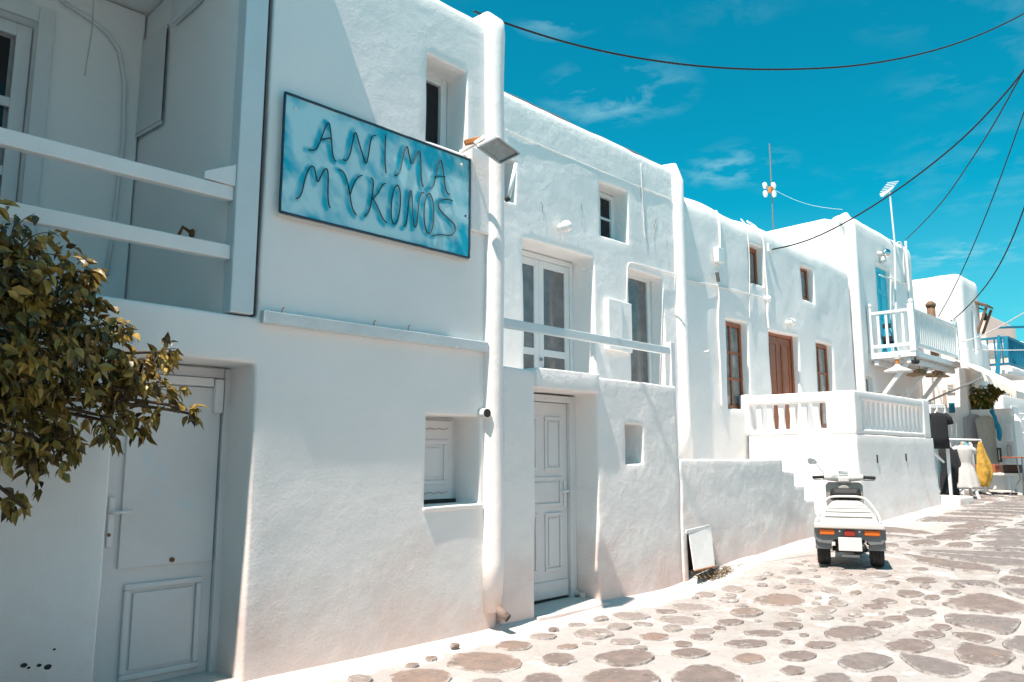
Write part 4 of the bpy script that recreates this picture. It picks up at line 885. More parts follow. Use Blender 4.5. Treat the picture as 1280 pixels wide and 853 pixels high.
for i in range(4): y = BY + .22 + i * .19; MB().box(BX0, BX0 + .04, y - .03, y + .03, BZ + .19, BZ + .95).build('baluster', 'white_paint', H4, bevel=.004)
for i in range(20): x = BX0 + .25 + i * .163; MB().box(x - .03, x + .03, BY, BY + .04, BZ + .19, BZ + .95).build('baluster', 'white_paint', H4, bevel=.004)
BC = thing('folding_chair', 'dark blue folded chair leaning behind the balcony railing by the turquoise door', 'chair', (20.2, 6.6, BZ))
for a, b in (((20.1, 6.75, BZ), (20.25, 6.85, BZ + .85)), ((20.1, 6.5, BZ), (20.25, 6.6, BZ + .85)), ((20.3, 6.5, BZ), (20.12, 6.6, BZ + .6)), ((20.3, 6.75, BZ), (20.12, 6.85, BZ + .6))): MB().tube([a, b], .018, 6).build('frame_tube', 'blue_paint', BC)
MB().bar((20.16, 6.55, BZ + .35), (20.16, 6.8, BZ + .35), .04, .2).bar((20.24, 6.6, BZ + .72), (20.24, 6.8, BZ + .72), .02, .12).build('seat', 'cloth_black', BC)
c = PY(1122, 462, 6.2); HL = thing('hanging_lamp', 'white shaded lamp hanging under the front beam of the balcony', 'lamp', c)
MB().lathe([(.30, -.05), (.29, -.02), (.12, .05), (.06, .09), (.05, .12)], c, seg=18).build('lamp_shade', 'plastic_white', HL, smooth=False)
MB().tube([c + Vector((0, 0, .1)), c + Vector((0, 0, .3))], .045, 8).build('lamp_stem', 'orange_rust', HL); MB().ball(c + Vector((0, 0, .33)), .1, 8).build('ceiling_rose', 'plastic_white', HL)
for px, py, r, lab in ((1150, 469, .34, 'brown straw hat hanging under the balcony, nearest the white hanging lamp'), (1172, 471, .3, 'brown straw hat hanging under the far half of the balcony'), (1203, 470, .3, 'wide straw hat hanging where the balcony ends, by the awning')):
    c = PY(px, py, 6.3); mb = MB().lathe([(r, -.01), (r * .9, .01), (r * .45, .03), (r * .4, .13), (r * .25, .17), (.02, .18)], c, seg=16); mb.tube([c + Vector((0, 0, .17)), c + Vector((0, 0, .32))], .008, 4)
    for v in mb.v: v.z += noise.noise(v * 3) * .06
    tag(mb.build('straw_hat', 'straw', None), lab, 'hat', 'straw hats under the balcony')
c = PY(1144, 452, 5.95); tag(MB().box(c.x - .1, c.x + .12, c.y - .03, c.y + .06, c.z - .05, c.z + .03).tube([c, c + Vector((0, 0, .1))], .02, 6).ball(c + Vector((.04, -.03, 0)), .06, 8).build('spotlight', 'black_plastic', None), 'small black spotlight under the near corner of the balcony', 'lamp')

# ------------------------------------------------------------------ shop awning
AW = thing('awning', 'cream canvas awning with a scalloped valance, sloping out past the balcony', 'awning', (24, 5.8, 3))
ay0, ay1 = 6.0, 4.55
def asp(X, t): return Vector((X, ay0 + (ay1 - ay0) * t, 4.08 - .98 * t + .03 * math.sin(t * 3.1)))
mb = MB(); k = 9
XS = [22.6 + i * .35 for i in range(10)]
mb.v = [asp(X, j / 8) - Vector((0, 0, .0)) for X in XS for j in range(9)]
mb.f = [(i * 9 + j, (i + 1) * 9 + j, (i + 1) * 9 + j + 1, i * 9 + j + 1) for i in range(9) for j in range(8)]
o = mb.build('canvas', 'canvas', AW, fix=False); s_ = o.modifiers.new('thick', 'SOLIDIFY'); s_.thickness = .012
mb = MB()
def valance(P, n):
    for i in range(n * 6):
        t0, t1 = i / (n * 6), (i + 1) / (n * 6); a, b = P(t0), P(t1)
        d0 = .13 + .06 * abs(math.sin(math.pi * t0 * n)); d1 = .13 + .06 * abs(math.sin(math.pi * t1 * n))
        w0, w1 = .015 * math.sin(t0 * 60), .015 * math.sin(t1 * 60)
        mb.add([a, b, b + Vector((w1, 0, -d1)), a + Vector((w0, 0, -d0))], [(0, 1, 2, 3)])
valance(lambda t: asp(22.6, .5 + .5 * t), 6); valance(lambda t: asp(22.6 + 3.15 * t, 1), 16)
o = mb.build('valance', 'canvas', AW, fix=False); s_ = o.modifiers.new('thick', 'SOLIDIFY'); s_.thickness = .01
for a, b in (((1160, 502), (1232, 471)), ((1205, 510), (1262, 489))):
    A1 = PX(a[0], a[1], 22.4 if a[0] < 1200 else 25.4); B1 = PX(b[0], b[1], 22.65 if a[0] < 1200 else 25.4); MB().tube([A1, B1], .025, 6).build('awning_arm', 'steel_grey', AW)

# ------------------------------------------------------------------ clothes in front of the shop
RK = thing('display_frame', 'white wooden display frame at the end of the terrace wall holding black clothes', 'rack', (19.2, 5.5, .5))
A1 = PX(1162, 508, 18.9); B1 = PX(1180, 508, 19.3); A0 = Vector((A1.x, A1.y, 1.55)); B0 = Vector((B1.x, B1.y, g(19)))
MB().bar(A1, B1, .06, .08).build('top_bar', 'white_paint', RK, bevel=.005)
MB().bar(B1, B0, .06, .06).build('upright', 'white_paint', RK, bevel=.005); MB().bar(A1, A0, .05, .05).build('upright', 'white_paint', RK, bevel=.005)
M1 = PX(1163, 560, 18.9); M2 = PX(1180, 555, 19.3); MB().bar(M1, M2, .04, .05).bar(PX(1163, 562, 18.9), PX(1180, 578, 19.3), .03, .04).build('cross_bar', 'white_paint', RK)
MB().tube([PX(1167, 519, 18.9), PX(1171, 512, 19.0), PX(1178, 519, 19.1)], .015, 6).tube([PX(1171, 512, 19), PX(1171, 508, 19)], .01, 5).build('hanger', 'plastic_white', RK)
# simpler garment builder: rows of half-widths from neck to hem, elliptical section with folds
def garment(mb, c, rows, fold=.0, nf=7, seg=24, yaw=0, depth=.5, lean=0):
    vs = []; n = len(rows)
    for i, (z, w) in enumerate(rows):
        for k in range(seg):
            a = 2 * math.pi * k / seg; f = 1 + fold * (i / n) * math.sin(a * nf + i * .35)
            v = Vector((math.cos(a) * w * f, math.sin(a) * w * depth * f, 0)); v.rotate(Matrix.Rotation(yaw, 3, 'Z'))
            vs.append(Vector(c) + v + Vector((lean * (z - rows[0][0]), 0, z)))
    fs = [(i * seg + k, i * seg + (k + 1) % seg, (i + 1) * seg + (k + 1) % seg, (i + 1) * seg + k) for i in range(n - 1) for k in range(seg)]
    fs += [tuple(range(seg)), tuple((n - 1) * seg + k for k in range(seg))[::-1]]
    mb.add(vs, fs)
FACE = math.atan2(cR.y, cR.x)
c = PX(1171, 517, 18.98); mb = MB()
garment(mb, c, [(.02, .06), (0, .15), (-.06, .22), (-.25, .22), (-.5, .215), (-.78, .235)], .05, 5, yaw=FACE, depth=.3)
for s in (-1, 1):
    v = cR * s; mb.tube([c + v * .16 + Vector((0, 0, -.02)), c + v * .26 + Vector((0, 0, -.12)), c + v * .29 + Vector((0, 0, -.24))], [.06, .07, .065], 10)
tag(mb.build('shirt', 'cloth_black', None, smooth=True), 'black short-sleeved top on a hanger at the white display frame', 'shirt')
BD = thing('mannequin', 'dark mannequin in a long black dress and cardigan behind the white display frame', 'mannequin', (19.9, 5.6, g(20)))
c = PX(1183, 560, 20.0); mb = MB(); garment(mb, c, [(.03, .05), (0, .12), (-.06, .19), (-.3, .17), (-.5, .15), (-.7, .2), (-1.1, .21), (-1.32, .19)], .08, 6, yaw=FACE, depth=.55); mb.build('dress', 'cloth_black', BD, smooth=True)
mb = MB(); c2 = PX(1189, 562, 20.05); garment(mb, c2, [(0, .08), (-.08, .15), (-.4, .14), (-.75, .13)], .08, 5, yaw=FACE, depth=.6); mb.tube([c2 + cR * .08, c2 + cR * .16 + Vector((0, 0, -.45)), c2 + cR * .17 + Vector((0, 0, -.82))], [.06, .06, .05], 8); mb.build('cardigan', 'cloth_black', BD, smooth=True)
MB().tube([c + Vector((0, 0, 0)), c + Vector((0, 0, .07))], .05, 8).build('neck', 'cloth_beige', BD); MB().tube([c + Vector((0, 0, -1.2)), Vector((c.x, c.y, g(20)))], .02, 6).tube([Vector((c.x, c.y, .62)), Vector((c.x, c.y, .62)) + cR * .3 - cF * .3 - Vector((0, 0, .1))], .02, 5).build('stand', 'black_plastic', BD)
WM = thing('mannequin', 'headless mannequin in a white lace dress standing on a white stool', 'mannequin', PG(1207, 624))
b = Vector(WM.location); c = PX(1203.5, 556, b.x)
mb = MB(); garment(mb, c, [(.0, .045), (-.03, .12), (-.06, .19), (-.13, .20), (-.28, .18), (-.40, .15), (-.44, .145), (-.52, .20), (-.75, .26), (-.95, .30), (-1.0, .31)], .07, 9, yaw=FACE, depth=.6, seg=36)
for s in (-1, 1):
    v = cR * s; mb.tube([c + v * .14 + Vector((0, 0, -.06)), c + v * .235 + Vector((0, 0, -.12)), c + v * .28 + Vector((0, 0, -.2))], [.05, .06, .05], 10)
mb.build('dress', 'cloth_white', WM, smooth=True)
MB().lathe([(.05, -.03), (.045, .02), (.048, .06), (.02, .07)], c, seg=12).build('neck', 'cloth_beige', WM, smooth=True)
st = c + Vector((0, 0, -.96))
for sx, sy in ((-1, -1), (1, -1), (1, 1), (-1, 1)):
    MB().bar(st + cR * (.13 * sx) + cF * (.1 * sy), Vector((st.x, st.y, g(b.x))) + cR * (.2 * sx) + cF * (.15 * sy), .06, .06).build('stool_leg', 'white_paint', WM, bevel=.005)
MB().box(st.x - .16, st.x + .16, st.y - .16, st.y + .16, st.z - .02, st.z + .02).build('stool_top', 'white_paint', WM, bevel=.006)
CR = thing('clothes_rail', 'white clothes rail on castors behind the white dress', 'rail', PG(1208, 621))
b = PG(1232, 620); a = b - cR * 1.05 + cF * .2; H = 1.35
for p in (a, b):
    MB().tube([p + Vector((0, 0, .07)), p + Vector((0, 0, H))], .022, 8).build('upright', 'white_paint', CR)
    for s in (-1, 1): MB().lathe([(.045, -.015), (.045, .015)], p + cF * .2 * s + Vector((0, 0, .045)), Matrix.Rotation(R_(90), 3, 'X') @ Matrix.Identity(3), 12).build('castor', 'black_plastic', CR)
    MB().tube([p + cF * .22 + Vector((0, 0, .08)), p - cF * .22 + Vector((0, 0, .08))], .02, 6).build('foot_bar', 'white_paint', CR)
MB().tube([a + Vector((0, 0, H)), b + Vector((0, 0, H))], .025, 8).build('top_bar', 'white_paint', CR); MB().tube([a + Vector((0, 0, .12)), b + Vector((0, 0, .12))], .018, 8).build('lower_bar', 'white_paint', CR)
for i, (f, m, w, ln, lab) in enumerate(((.16, 'cloth_teal', .06, .95, 'teal garment at the left end of the clothes rail'), (.3, 'cloth_grey', .06, .8, 'grey garment second from the left on the clothes rail'), (.66, 'cloth_teal', .07, .55, 'short teal garment just left of the yellow one on the rail'), (.76, 'cloth_grey', .05, .85, 'grey garment touching the yellow one on the clothes rail'))):
    p = a + (b - a) * f + Vector((0, 0, H - .05)); mb = MB(); garment(mb, p, [(0, .05), (-.06, .16), (-.2, .2), (-ln * .6, .2), (-ln, .22)], .12, 6, yaw=FACE + 1.35, depth=w * 5)
    tag(mb.build('garment', m, None, smooth=True), lab, 'garment', 'clothes on the white rail')
p = b + Vector((0, 0, H - .06)) - cR * .07 - cF * .08; mb = MB(); garment(mb, p, [(.03, .03), (-.04, .07), (-.2, .09), (-.45, .10), (-.65, .12), (-.85, .11), (-1.0, .08), (-1.06, .05)], .7, 4, yaw=FACE, depth=.5, seg=40)
for v in mb.v: v += cR * (.12 * max(0, 1 - abs((p.z - v.z) - .6) / .5) * (1 if (v - p).dot(cR) > 0 else .0)) + noise.noise_vector(v * 5) * .03
tag(mb.build('garment', 'cloth_yellow', None, smooth=True), 'bright yellow dress hanging at the right end of the clothes rail', 'garment', 'clothes on the white rail')

# ------------------------------------------------------------------ houses beyond the balcony
H5 = thing('house', 'white cube house beyond the balcony with a rusty chimney pipe and a wooden door hood', 'house', (25.4, 6.2, .55))
masonry('house_body', H5, (24.45, 26.35, 6.02, 9.6, .3, 6.72), holes=[(25.35, 25.62, 5.9, 6.2, 4.5, 5.75)], step=.22, R=.18, sides='tlr', amp=.03, bev=.03, m='far_plaster')
window(H5, 25.36, 25.61, 4.51, 5.74, 6.12, .05, 1, 2, 'turquoise_paint', 'glass_dark')
hA = PY(1219, 371, 5.95); hB = hA + Vector((1.5, 0, 0))
HD = [Vector((25.75, 6.04, 6.02)), Vector((26.5, 6.04, 6.02)), Vector((26.5, 5.70, 5.86)), Vector((25.75, 5.70, 5.86))]
MB().prism(HD, (0, 0, .06)).build('door_hood', 'wood_old', H5, bevel=.005)
for x in (25.85, 26.4): MB().bar((x, 6.03, 5.1), (x, 5.74, 5.84), .06, .08, (1, 0, 0)).build('hood_brace', 'wood_old', H5)
c = Vector((26.1, 5.86, 5.62)); MB().lathe([(.02, -.13), (.06, -.1), (.08, .06), (.03, .12)], c, seg=6).tube([c + Vector((0, 0, .2)), c + Vector((0, .2, .3))], .02, 5).build('lantern', 'black_plastic', H5)
masonry('wing_wall', H5, (26.36, 28.2, 6.3, 9, .3, 5.0), step=.3, bev=.03, m='far_plaster')
c = PX(1165, 402, 24.0); MB().tube([(c.x, c.y, 4.3), (c.x, c.y, PX(1160, 380, 24).z - .1)], .11, 10).lathe([(.13, 0), (.14, .08), (.06, .16)], (c.x, c.y, PX(1160, 380, 24).z - .1), seg=10).build('chimney_pipe', 'wood_old', H5, smooth=True)
MB().box(23.8, 24.46, 6.8, 8.5, .3, 4.3).build('annex', 'far_plaster', H5, bevel=.05)

# shop front below: counter walls, posters, blue frame
SW_ = thing('shop_front', 'shaded stone-coloured shop front with posters under the awning', 'shop', (24.4, 6.5, .5))
masonry('side_wall', SW_, (23.9, 24.44, 5.95, 6.78, .4, 3.9), step=.25, bev=.02, m='far_plaster')
for px0, px1, py0, py1, m in ((1183, 1194, 480, 491, 'paper'), (1186, 1194, 504, 516, 'blue_paint'), (1178, 1184, 488, 510, 'cloth_beige')):
    p = PX(px0, py0, 23.88); q_ = PX(px1, py1, 23.88); o = MB().box(23.86, 23.89, min(p.y, q_.y), max(p.y, q_.y), min(p.z, q_.z), max(p.z, q_.z)).build('notice', m, SW_)
    if m == 'paper':
        for k in range(5): z = max(p.z, q_.z) - .04 - k * .04; MB().box(23.855, 23.859, min(p.y, q_.y) + .03, max(p.y, q_.y) - .03, z - .012, z).build('printed_line', 'ink', o)
K = thing('display_wall', 'low whitewashed display wall with shelves, below the green bush', 'wall', (25, 5.2, .5))
masonry('wall', K, (24.0, 24.35, 4.98, 5.94, .4, 2.75), step=.2, amp=.015, bev=.03, m='far_plaster')
masonry('wall_end', K, (24.36, 26.5, 5.25, 5.6, .4, 2.5), step=.25, amp=.015, bev=.03, m='far_plaster')
def hang(px, py, X, rows, m, lab, name='garment', cat='garment', depth=.14, grp=None):
    mb = MB(); garment(mb, PX(px, py, X), rows, .12, 5, yaw=FACE, depth=depth); return tag(mb.build(name, m, None, smooth=True), lab, cat, grp)
hang(1217, 518, 23.9, [(0, .08), (-.1, .3), (-.5, .3), (-.8, .34)], 'cloth_grey', 'grey blouse hung on the display wall, left of the beige dress')
hang(1232, 520, 23.85, [(0, .08), (-.1, .3), (-.6, .25), (-1.2, .33), (-1.5, .35)], 'cloth_beige', 'beige dress hung on the display wall beside the blue scarf')
mb = MB(); pts = [PX(x, y, 23.4) for x, y in ((1240, 512), (1243, 520), (1247, 530), (1251, 540), (1251, 552))]; mb.tube(smooth_pts(pts, 1), [.03, .05, .04, .05, .04, .05, .06, .07, .06, .03][:len(smooth_pts(pts, 1))], 8)
for v in mb.v: v += noise.noise_vector(v * 4) * .06
tag(mb.build('scarf', 'blue_cloth', None, smooth=True), 'twisted blue scarf hanging at the corner of the shop display', 'scarf')
BN = thing('bench', 'white plank bench with coloured boxes, beyond the clothes rail', 'bench', PG(1247, 608))
b = PX(1255, 592, 22.6)
MB().box(22.3, 23.0, 4.55, 5.7, 1.02, 1.08).build('bench_top', 'canvas', BN, bevel=.01)
for x in (22.35, 22.95):
    for y in (4.6, 5.65): MB().box(x - .05, x + .05, y - .05, y + .05, g(22.5), 1.02).build('leg', 'canvas', BN)
MB().box(22.32, 22.98, 4.7, 5.6, .62, .66).build('shelf', 'canvas', BN)
for y0_, y1_, m, lab in ((5.1, 5.62, 'terracotta', 'rust-red box of goods on the white bench'), (4.6, 5.0, 'print_brown', 'dark brown patterned box at the street end of the bench')):
    tag(MB().box(22.4, 22.9, y0_, y1_, 1.085, 1.28).build('box', m, None, bevel=.02), lab, 'box')
FS = thing('picture_display', 'white stand of framed pictures at the street edge by the shop', 'stand', (24, 4.9, .55))
for (a_, b_, c_, d_), m in (((1256, 529, 1267, 552), 'plastic_white'), ((1258, 556, 1266, 573), 'cloth_grey'), ((1246, 560, 1253, 578), 'print_brown')):
    p = PX(a_, b_, 23.8); q_ = PX(c_, d_, 23.8); o = MB().box(23.76, 23.82, q_.y, p.y, q_.z, p.z).build('picture_frame', m, FS, bevel=.01)
    MB().box(23.745, 23.757, q_.y + .04, p.y - .04, q_.z + .05, p.z - .05).build('picture', 'paper' if m != 'cloth_grey' else 'pink_wall', o)
for px in (1254, 1266): p = PX(px, 520, 23.9); MB().box(p.x - .03, p.x + .03, p.y - .03, p.y + .03, g(24), p.z).build('upright', 'white_paint', FS)
TB = thing('cafe_table', 'small round reddish table at the right edge of the street', 'table', (22.5, 4.45, .55))
p = PX(1276, 572, 22.3); MB().lathe([(.40, -.015), (.41, 0), (.40, .015)], p, seg=20).build('tabletop', 'terracotta', TB)
for k in range(3): d = Vector((math.cos(k * 2.1), math.sin(k * 2.1), 0)); MB().tube([p + d * .1, Vector((p.x, p.y, g(22.3) + .4)) + d * .05, Vector((p.x, p.y, g(22.3))) + d * .33], .014, 6).build('leg', 'steel_grey', TB)
# bush over the display wall
def leafmesh(ln, wd):
    bend = .12 * ln
    vs = [(0, 0, 0), (wd * .46, ln * .28, .07 * ln), (wd * .34, ln * .62, .03 * ln), (0, ln, -bend * 1.6), (-wd * .34, ln * .62, .03 * ln), (-wd * .46, ln * .28, .07 * ln), (0, ln * .3, -.03 * ln), (0, ln * .65, -.06 * ln)]
    return vs, [(0, 1, 6), (1, 2, 7, 6), (2, 3, 7), (0, 6, 5), (6, 7, 4, 5), (7, 3, 4)]
def scatter_leaves(mb, c, r, n, rg, ln=.09, droop=.7):
    for i in range(n):
        d = Vector((rg.gauss(0, 1), rg.gauss(0, 1), rg.gauss(0, 1))).normalized(); p = Vector(c) + Vector((d.x * r[0], d.y * r[1], d.z * r[2])) * rg.uniform(.3, 1) ** .5
        s = rg.uniform(.7, 1.25); vs, fs = leafmesh(ln * s, ln * .6 * s)
        q = (d + Vector((rg.uniform(-.6, .6), rg.uniform(-.6, .6), -droop))).to_track_quat('Y', 'Z').to_matrix() @ Matrix.Rotation(rg.uniform(-.9, .9), 3, 'Y')
        mb.add([p + q @ Vector(v) for v in vs], fs)
rg = random.Random(11); BS = thing('bush', 'small yellow-green climbing bush above the shop display wall', 'bush', (25, 5.6, 2.7))
mb = MB(); mb2 = MB()
for px, py, r in ((1212, 492, .3), (1222, 497, .36), (1233, 493, .26), (1247, 484, .18), (1216, 502, .22), (1229, 503, .2)):
    scatter_leaves(mb, PX(px, py, 24.3), (r * .7, r, r * .8), 130, rg, .12); scatter_leaves(mb2, PX(px, py, 24.3), (r * .75, r * 1.1, r * .85), 60, rg, .12)
mb.build('foliage', 'leaf_green', BS, fix=False); mb2.build('foliage', 'leaf_gold', BS, fix=False)
MB().tube([(24.5, 5.4, .55), (24.45, 5.45, 1.6), (24.4, 5.5, 2.6)], [.04, .03, .02], 6).build('stem', 'bark', BS)

H6 = thing('house', 'low white house with a blue balcony railing far down the street', 'house', (30, 6.5, .6))
masonry('house_body', H6, (28.3, 33, 6.6, 11, .3, 4.35), step=.35, R=.1, sides='tlr', amp=.03, bev=.03, m='far_plaster')
masonry('balcony_slab', H6, (28.35, 31.0, 5.75, 6.6, 4.05, 4.3), step=.3, amp=.01, bev=.03, m='far_plaster')
for z in (4.35, 5.2): MB().box(28.38, 31, 5.78, 5.84, z, z + .07).box(28.36, 28.42, 5.84, 6.6, z, z + .07).build('railing_bar', 'blue_paint', H6)
for i in range(12): x = 28.4 + i * .23; MB().box(x, x + .04, 5.79, 5.83, 4.42, 5.2).build('baluster', 'blue_paint', H6)
for i in range(4): y = 5.95 + i * .2; MB().box(28.37, 28.41, y, y + .04, 4.42, 5.2).build('baluster', 'blue_paint', H6)
for y, l in ((5.3, 2.2), (5.5, 2.2)): MB().tube([(28.3, y + .5, 5.55), (30.0, y - 1.3, 5.6)], .03, 6).build('drying_pole', 'blue_paint', H6)
def drape(pts, X, m, lab, name, cat):
    mb = MB(); P = [PX(x, y, X) for x, y in pts]; k = len(P) // 2
    mb.prism(P, (.06, 0, 0)); o = mb.build(name, m, None, bevel=.02); return tag(o, lab, cat, 'blue cloths on the far balcony')
drape([(1246, 419), (1250, 419), (1251, 440), (1249, 473), (1243, 472), (1246, 445)], 27.8, 'blue_cloth', 'long narrow blue cloth hanging down from the far blue balcony', 'cloth', 'cloth')
drape([(1253, 421), (1260, 421), (1260, 446), (1255, 447)], 27.8, 'blue_cloth', 'short blue cloth beside the long one on the far balcony', 'cloth', 'cloth')
H7 = thing('house', 'pale pink building in the distance behind the blue balcony', 'house', (42, 9, .7))
masonry('house_body', H7, (38, 46, 7.4, 14, .3, 6.0), step=.9, bev=.05, m='pink_wall'); masonry('cornice', H7, (37.8, 46, 7.2, 14, 6.0, 6.25), step=.9, bev=.04, m='far_plaster')
window(H7, 39, 40, 3.0, 4.6, 7.37, .1, 2, 2, 'white_paint', 'glass_dark'); window(H7, 42, 43, 3.0, 4.6, 7.37, .1, 2, 2, 'white_paint', 'glass_dark')
masonry('upper_storey', H7, (40, 46, 9, 14, 6.26, 8.0), step=1, bev=.05, m='pink_wall')
H8 = thing('house', 'white house closing the view at the right edge of the street', 'house', (34, 6, .6))
masonry('house_body', H8, (31.5, 37.5, 5.3, 6.55, .3, 4.6), holes=[(31.0, 31.8, 5.6, 6.3, 0, 2.7)], step=.35, R=.1, sides='tlr', amp=.03, bev=.03, m='far_plaster')
MB().box(31.7, 31.75, 5.65, 6.25, .5, 2.65).build('door', 'door_paint', H8, bevel=.01)
for y in (5.45, 6.35): MB().box(31.44, 31.5, y - .0, y + .12, 3.1, 4.0).build('window', 'glass_curtain', H8)
masonry('garden_wall', H8, (26.6, 31.4, 5.7, 5.95, .4, 3.3), step=.3, amp=.02, bev=.03, m='far_plaster')
for x, z0_, z1_ in ((27.4, 1.0, 3.0), (29.2, .6, 2.8)): MB().box(x, x + .9, 5.66, 5.7, z0_, z1_).build('shop_door', 'door_paint', H8, bevel=.01)
for k, (x, z) in enumerate(((26.9, 2.6), (28.6, 2.7), (28.7, 2.1), (30.5, 2.4))):
    c = Vector((x, 5.5, z)); tag(MB().lathe([(.16, -.08), (.07, .06), (.03, .12)], c, seg=10).tube([c + Vector((0, 0, .1)), c + Vector((0, .2, .12))], .015, 5).build('wall_lamp', 'plastic_white', None), ['white shaded lamp nearest the awning on the far street wall', 'white shaded lamp over the far shop door', 'lower white lamp beside the far shop door', 'farthest white lamp along the street wall'][k], 'lamp', 'lamps along the far wall')

# ------------------------------------------------------------------ antennas
c = PX(966, 272, 17.0)
AT = thing('antenna', 'roof antenna mast with white dish pods above the house with brown windows', 'antenna', (0, 0, 0))
bse = PY(966, 274, 10.2); tp = PY(962, 180, 10.2); AT.location = bse - Vector((0, 0, .6))
MB().tube([bse - Vector((0, 0, 1.2)), tp], .028, 6).build('mast', 'steel_grey', AT)
c = PY(963, 237, 10.2)
for sx in (-1, 1):
    for sz in (-.13, .13): MB().lathe([(.02, -.1), (.10, -.06), (.10, .0), (.02, .04)], c + cR * .13 * sx + Vector((0, 0, sz)), Matrix.Rotation(R_(90), 3, 'X'), 10).build('pod', 'plastic_white', AT)
MB().box(c.x - .1, c.x + .1, c.y - .06, c.y + .04, c.z - .1, c.z + .06).build('mount', 'orange_rust', AT)
A2 = thing('antenna', 'thin white antenna mast fixed to the front of the tall balcony house', 'antenna', PY(1120, 390, 6.85))
MB().tube([PY(1120, 392, 6.85), PY(1118, 300, 6.85), PY(1112, 240, 6.85)], .022, 8).build('mast', 'plastic_white', A2)
c = PY(1111, 240, 6.85); MB().tube([c - cR * .18 - Vector((0, 0, .12)), c + cR * .12 + Vector((0, 0, .12))], .03, 6).build('boom', 'plastic_white', A2)
for i in range(6): d = Vector((0, 0, .05 * i)) + cR * (.04 * i - .05); MB().tube([c + d - cR * .18, c + d + cR * .14 + Vector((0, 0, .05))], .008, 4).build('element', 'plastic_white', A2)
MB().prism([c - cR * .25 + Vector((0, 0, -.05)), c - cR * .02 + Vector((0, 0, .06)), c - cR * .02 - Vector((0, 0, .06)), c - cR * .22 - Vector((0, 0, .14))], cF * .02).build('reflector', 'canvas', A2)

# ------------------------------------------------------------------ cables in the air
def aircable(A, B, pix, r, lab, m='cable_black', grp=None):
    P = [A] + [hit(A, B, x, y) for x, y in pix] + [B]
    d = P[-1] - P[-2]; e = B - A; k = (-3.6 - B.y) / e.y if e.y < -.5 else 0   # on to the houses across the street
    if k > 0: P += [B + Vector((e.x * k, e.y * k, min(2.5, max(-1, d.z / max(.05, math.hypot(d.x, d.y)) * math.hypot(e.x, e.y) * k * .6))))]
    return tag(MB().tube(smooth_pts(P, 2), r, 6).build('cable', m, None, smooth=True), lab, 'cable', grp)
G = 'overhead cables'
A = PY(592, 14, 5.1); B = PY(1330, -12, 1.7); aircable(A, B, [(612, 22), (660, 39), (720, 57), (790, 72), (860, 82), (930, 87), (1000, 87), (1070, 83), (1140, 71), (1200, 54), (1250, 33), (1290, 12)], .011, 'thick black cable sagging across the top of the sky', grp=G)
PT = PY(1292, 74, 1.6) ; 
A = PY(965, 312, 6.9); aircable(A, PY(1300, 60, 2.0), [(990, 307), (1020, 297), (1060, 277), (1110, 246), (1160, 210), (1210, 168), (1250, 125), (1275, 95)], .014, 'black cable rising from a hook on the wall with brown windows', grp=G)
A = PY(1132, 300, 6.9); aircable(A, PY(1300, 50, 2.0), [(1150, 283), (1180, 251), (1210, 207), (1240, 160), (1265, 115), (1280, 88)], .012, 'black cable rising from the roof corner of the tall balcony house', grp=G)
A = PX(1173, 396, 24.0); aircable(A, PY(1300, 90, 2.5), [(1185, 375), (1200, 345), (1220, 300), (1245, 238), (1265, 182), (1280, 140)], .012, 'thin dark cable climbing steeply past the white cube house', grp=G)
A = PX(1188, 402, 23.6); aircable(A, PY(1300, 200, 2.7), [(1200, 393), (1220, 373), (1240, 348), (1260, 312), (1280, 262)], .014, 'dark cable climbing steeply in front of the wooden door hood', grp=G)
A = PX(1197, 429, 23.3); aircable(A, PY(1300, 383, 3.6), [(1220, 423), (1250, 409), (1280, 391)], .016, 'pale rope crossing above the far blue balcony', 'cable_white', G)
A = PX(1197, 437, 23.3); aircable(A, PY(1300, 437, 3.6), [(1240, 438), (1280, 438)], .010, 'pale thin line strung level with the far balcony floor', 'cable_white', G)
A = PY(965, 236, 10.2); B = PY(1053, 262, 7.3); tag(MB().tube([A.lerp(B, t / 8) - Vector((0, 0, .5 * math.sin(math.pi * t / 8) * .3)) for t in range(9)], .0035, 5).build('cable', 'cable_white', None), 'thin pale stay wire from the roof antenna mast', 'cable', G)
c = PY(965, 312, 6.95); tag(MB().tube([c + Vector((-.1, .05, .1)), c, c + Vector((-.08, .05, -.05))], .02, 6).box(c.x - .12, c.x - .04, c.y, c.y + .06, c.z - .05, c.z + .1).build('cable_bracket', 'plastic_white', None), 'small white bracket holding the black cable on the brown-windowed house', 'bracket')

# ------------------------------------------------------------------ the three-wheeled scooter
S = thing('scooter', 'white three-wheeled delivery scooter parked on the cobbles, seen from behind', 'scooter')
def tyre(x, y, R, w, name='wheel'):
    M = Matrix.Rotation(R_(90), 3, 'Y'); o = None
    pr = [(R * .55, -w * .42), (R * .8, -w * .5), (R * .93, -w * .47), (R, -w * .3), (R, -w * .14), (R * .97, -w * .12), (R * .97, -w * .08), (R, -w * .06), (R, w * .06), (R * .97, w * .08), (R * .97, w * .12), (R, w * .14), (R, w * .3), (R * .93, w * .47), (R * .8, w * .5), (R * .55, w * .42)]
    o = MB().lathe([(R * .54, -w * .36), (R * .5, -w * .2), (R * .2, -w * .15), (R * .2, w * .15), (R * .5, w * .2), (R * .54, w * .36)], (x, y, R), M, 24).build(name, 'steel_grey', S, smooth=False)
    MB().lathe(pr, (x, y, R), M, 32).build('tyre', 'rubber', o, smooth=False)
    return o
tyre(-.30, 0, .20, .155, 'rear_wheel'); tyre(.30, 0, .20, .155, 'rear_wheel'); tyre(0, 1.2, .19, .10, 'front_wheel')
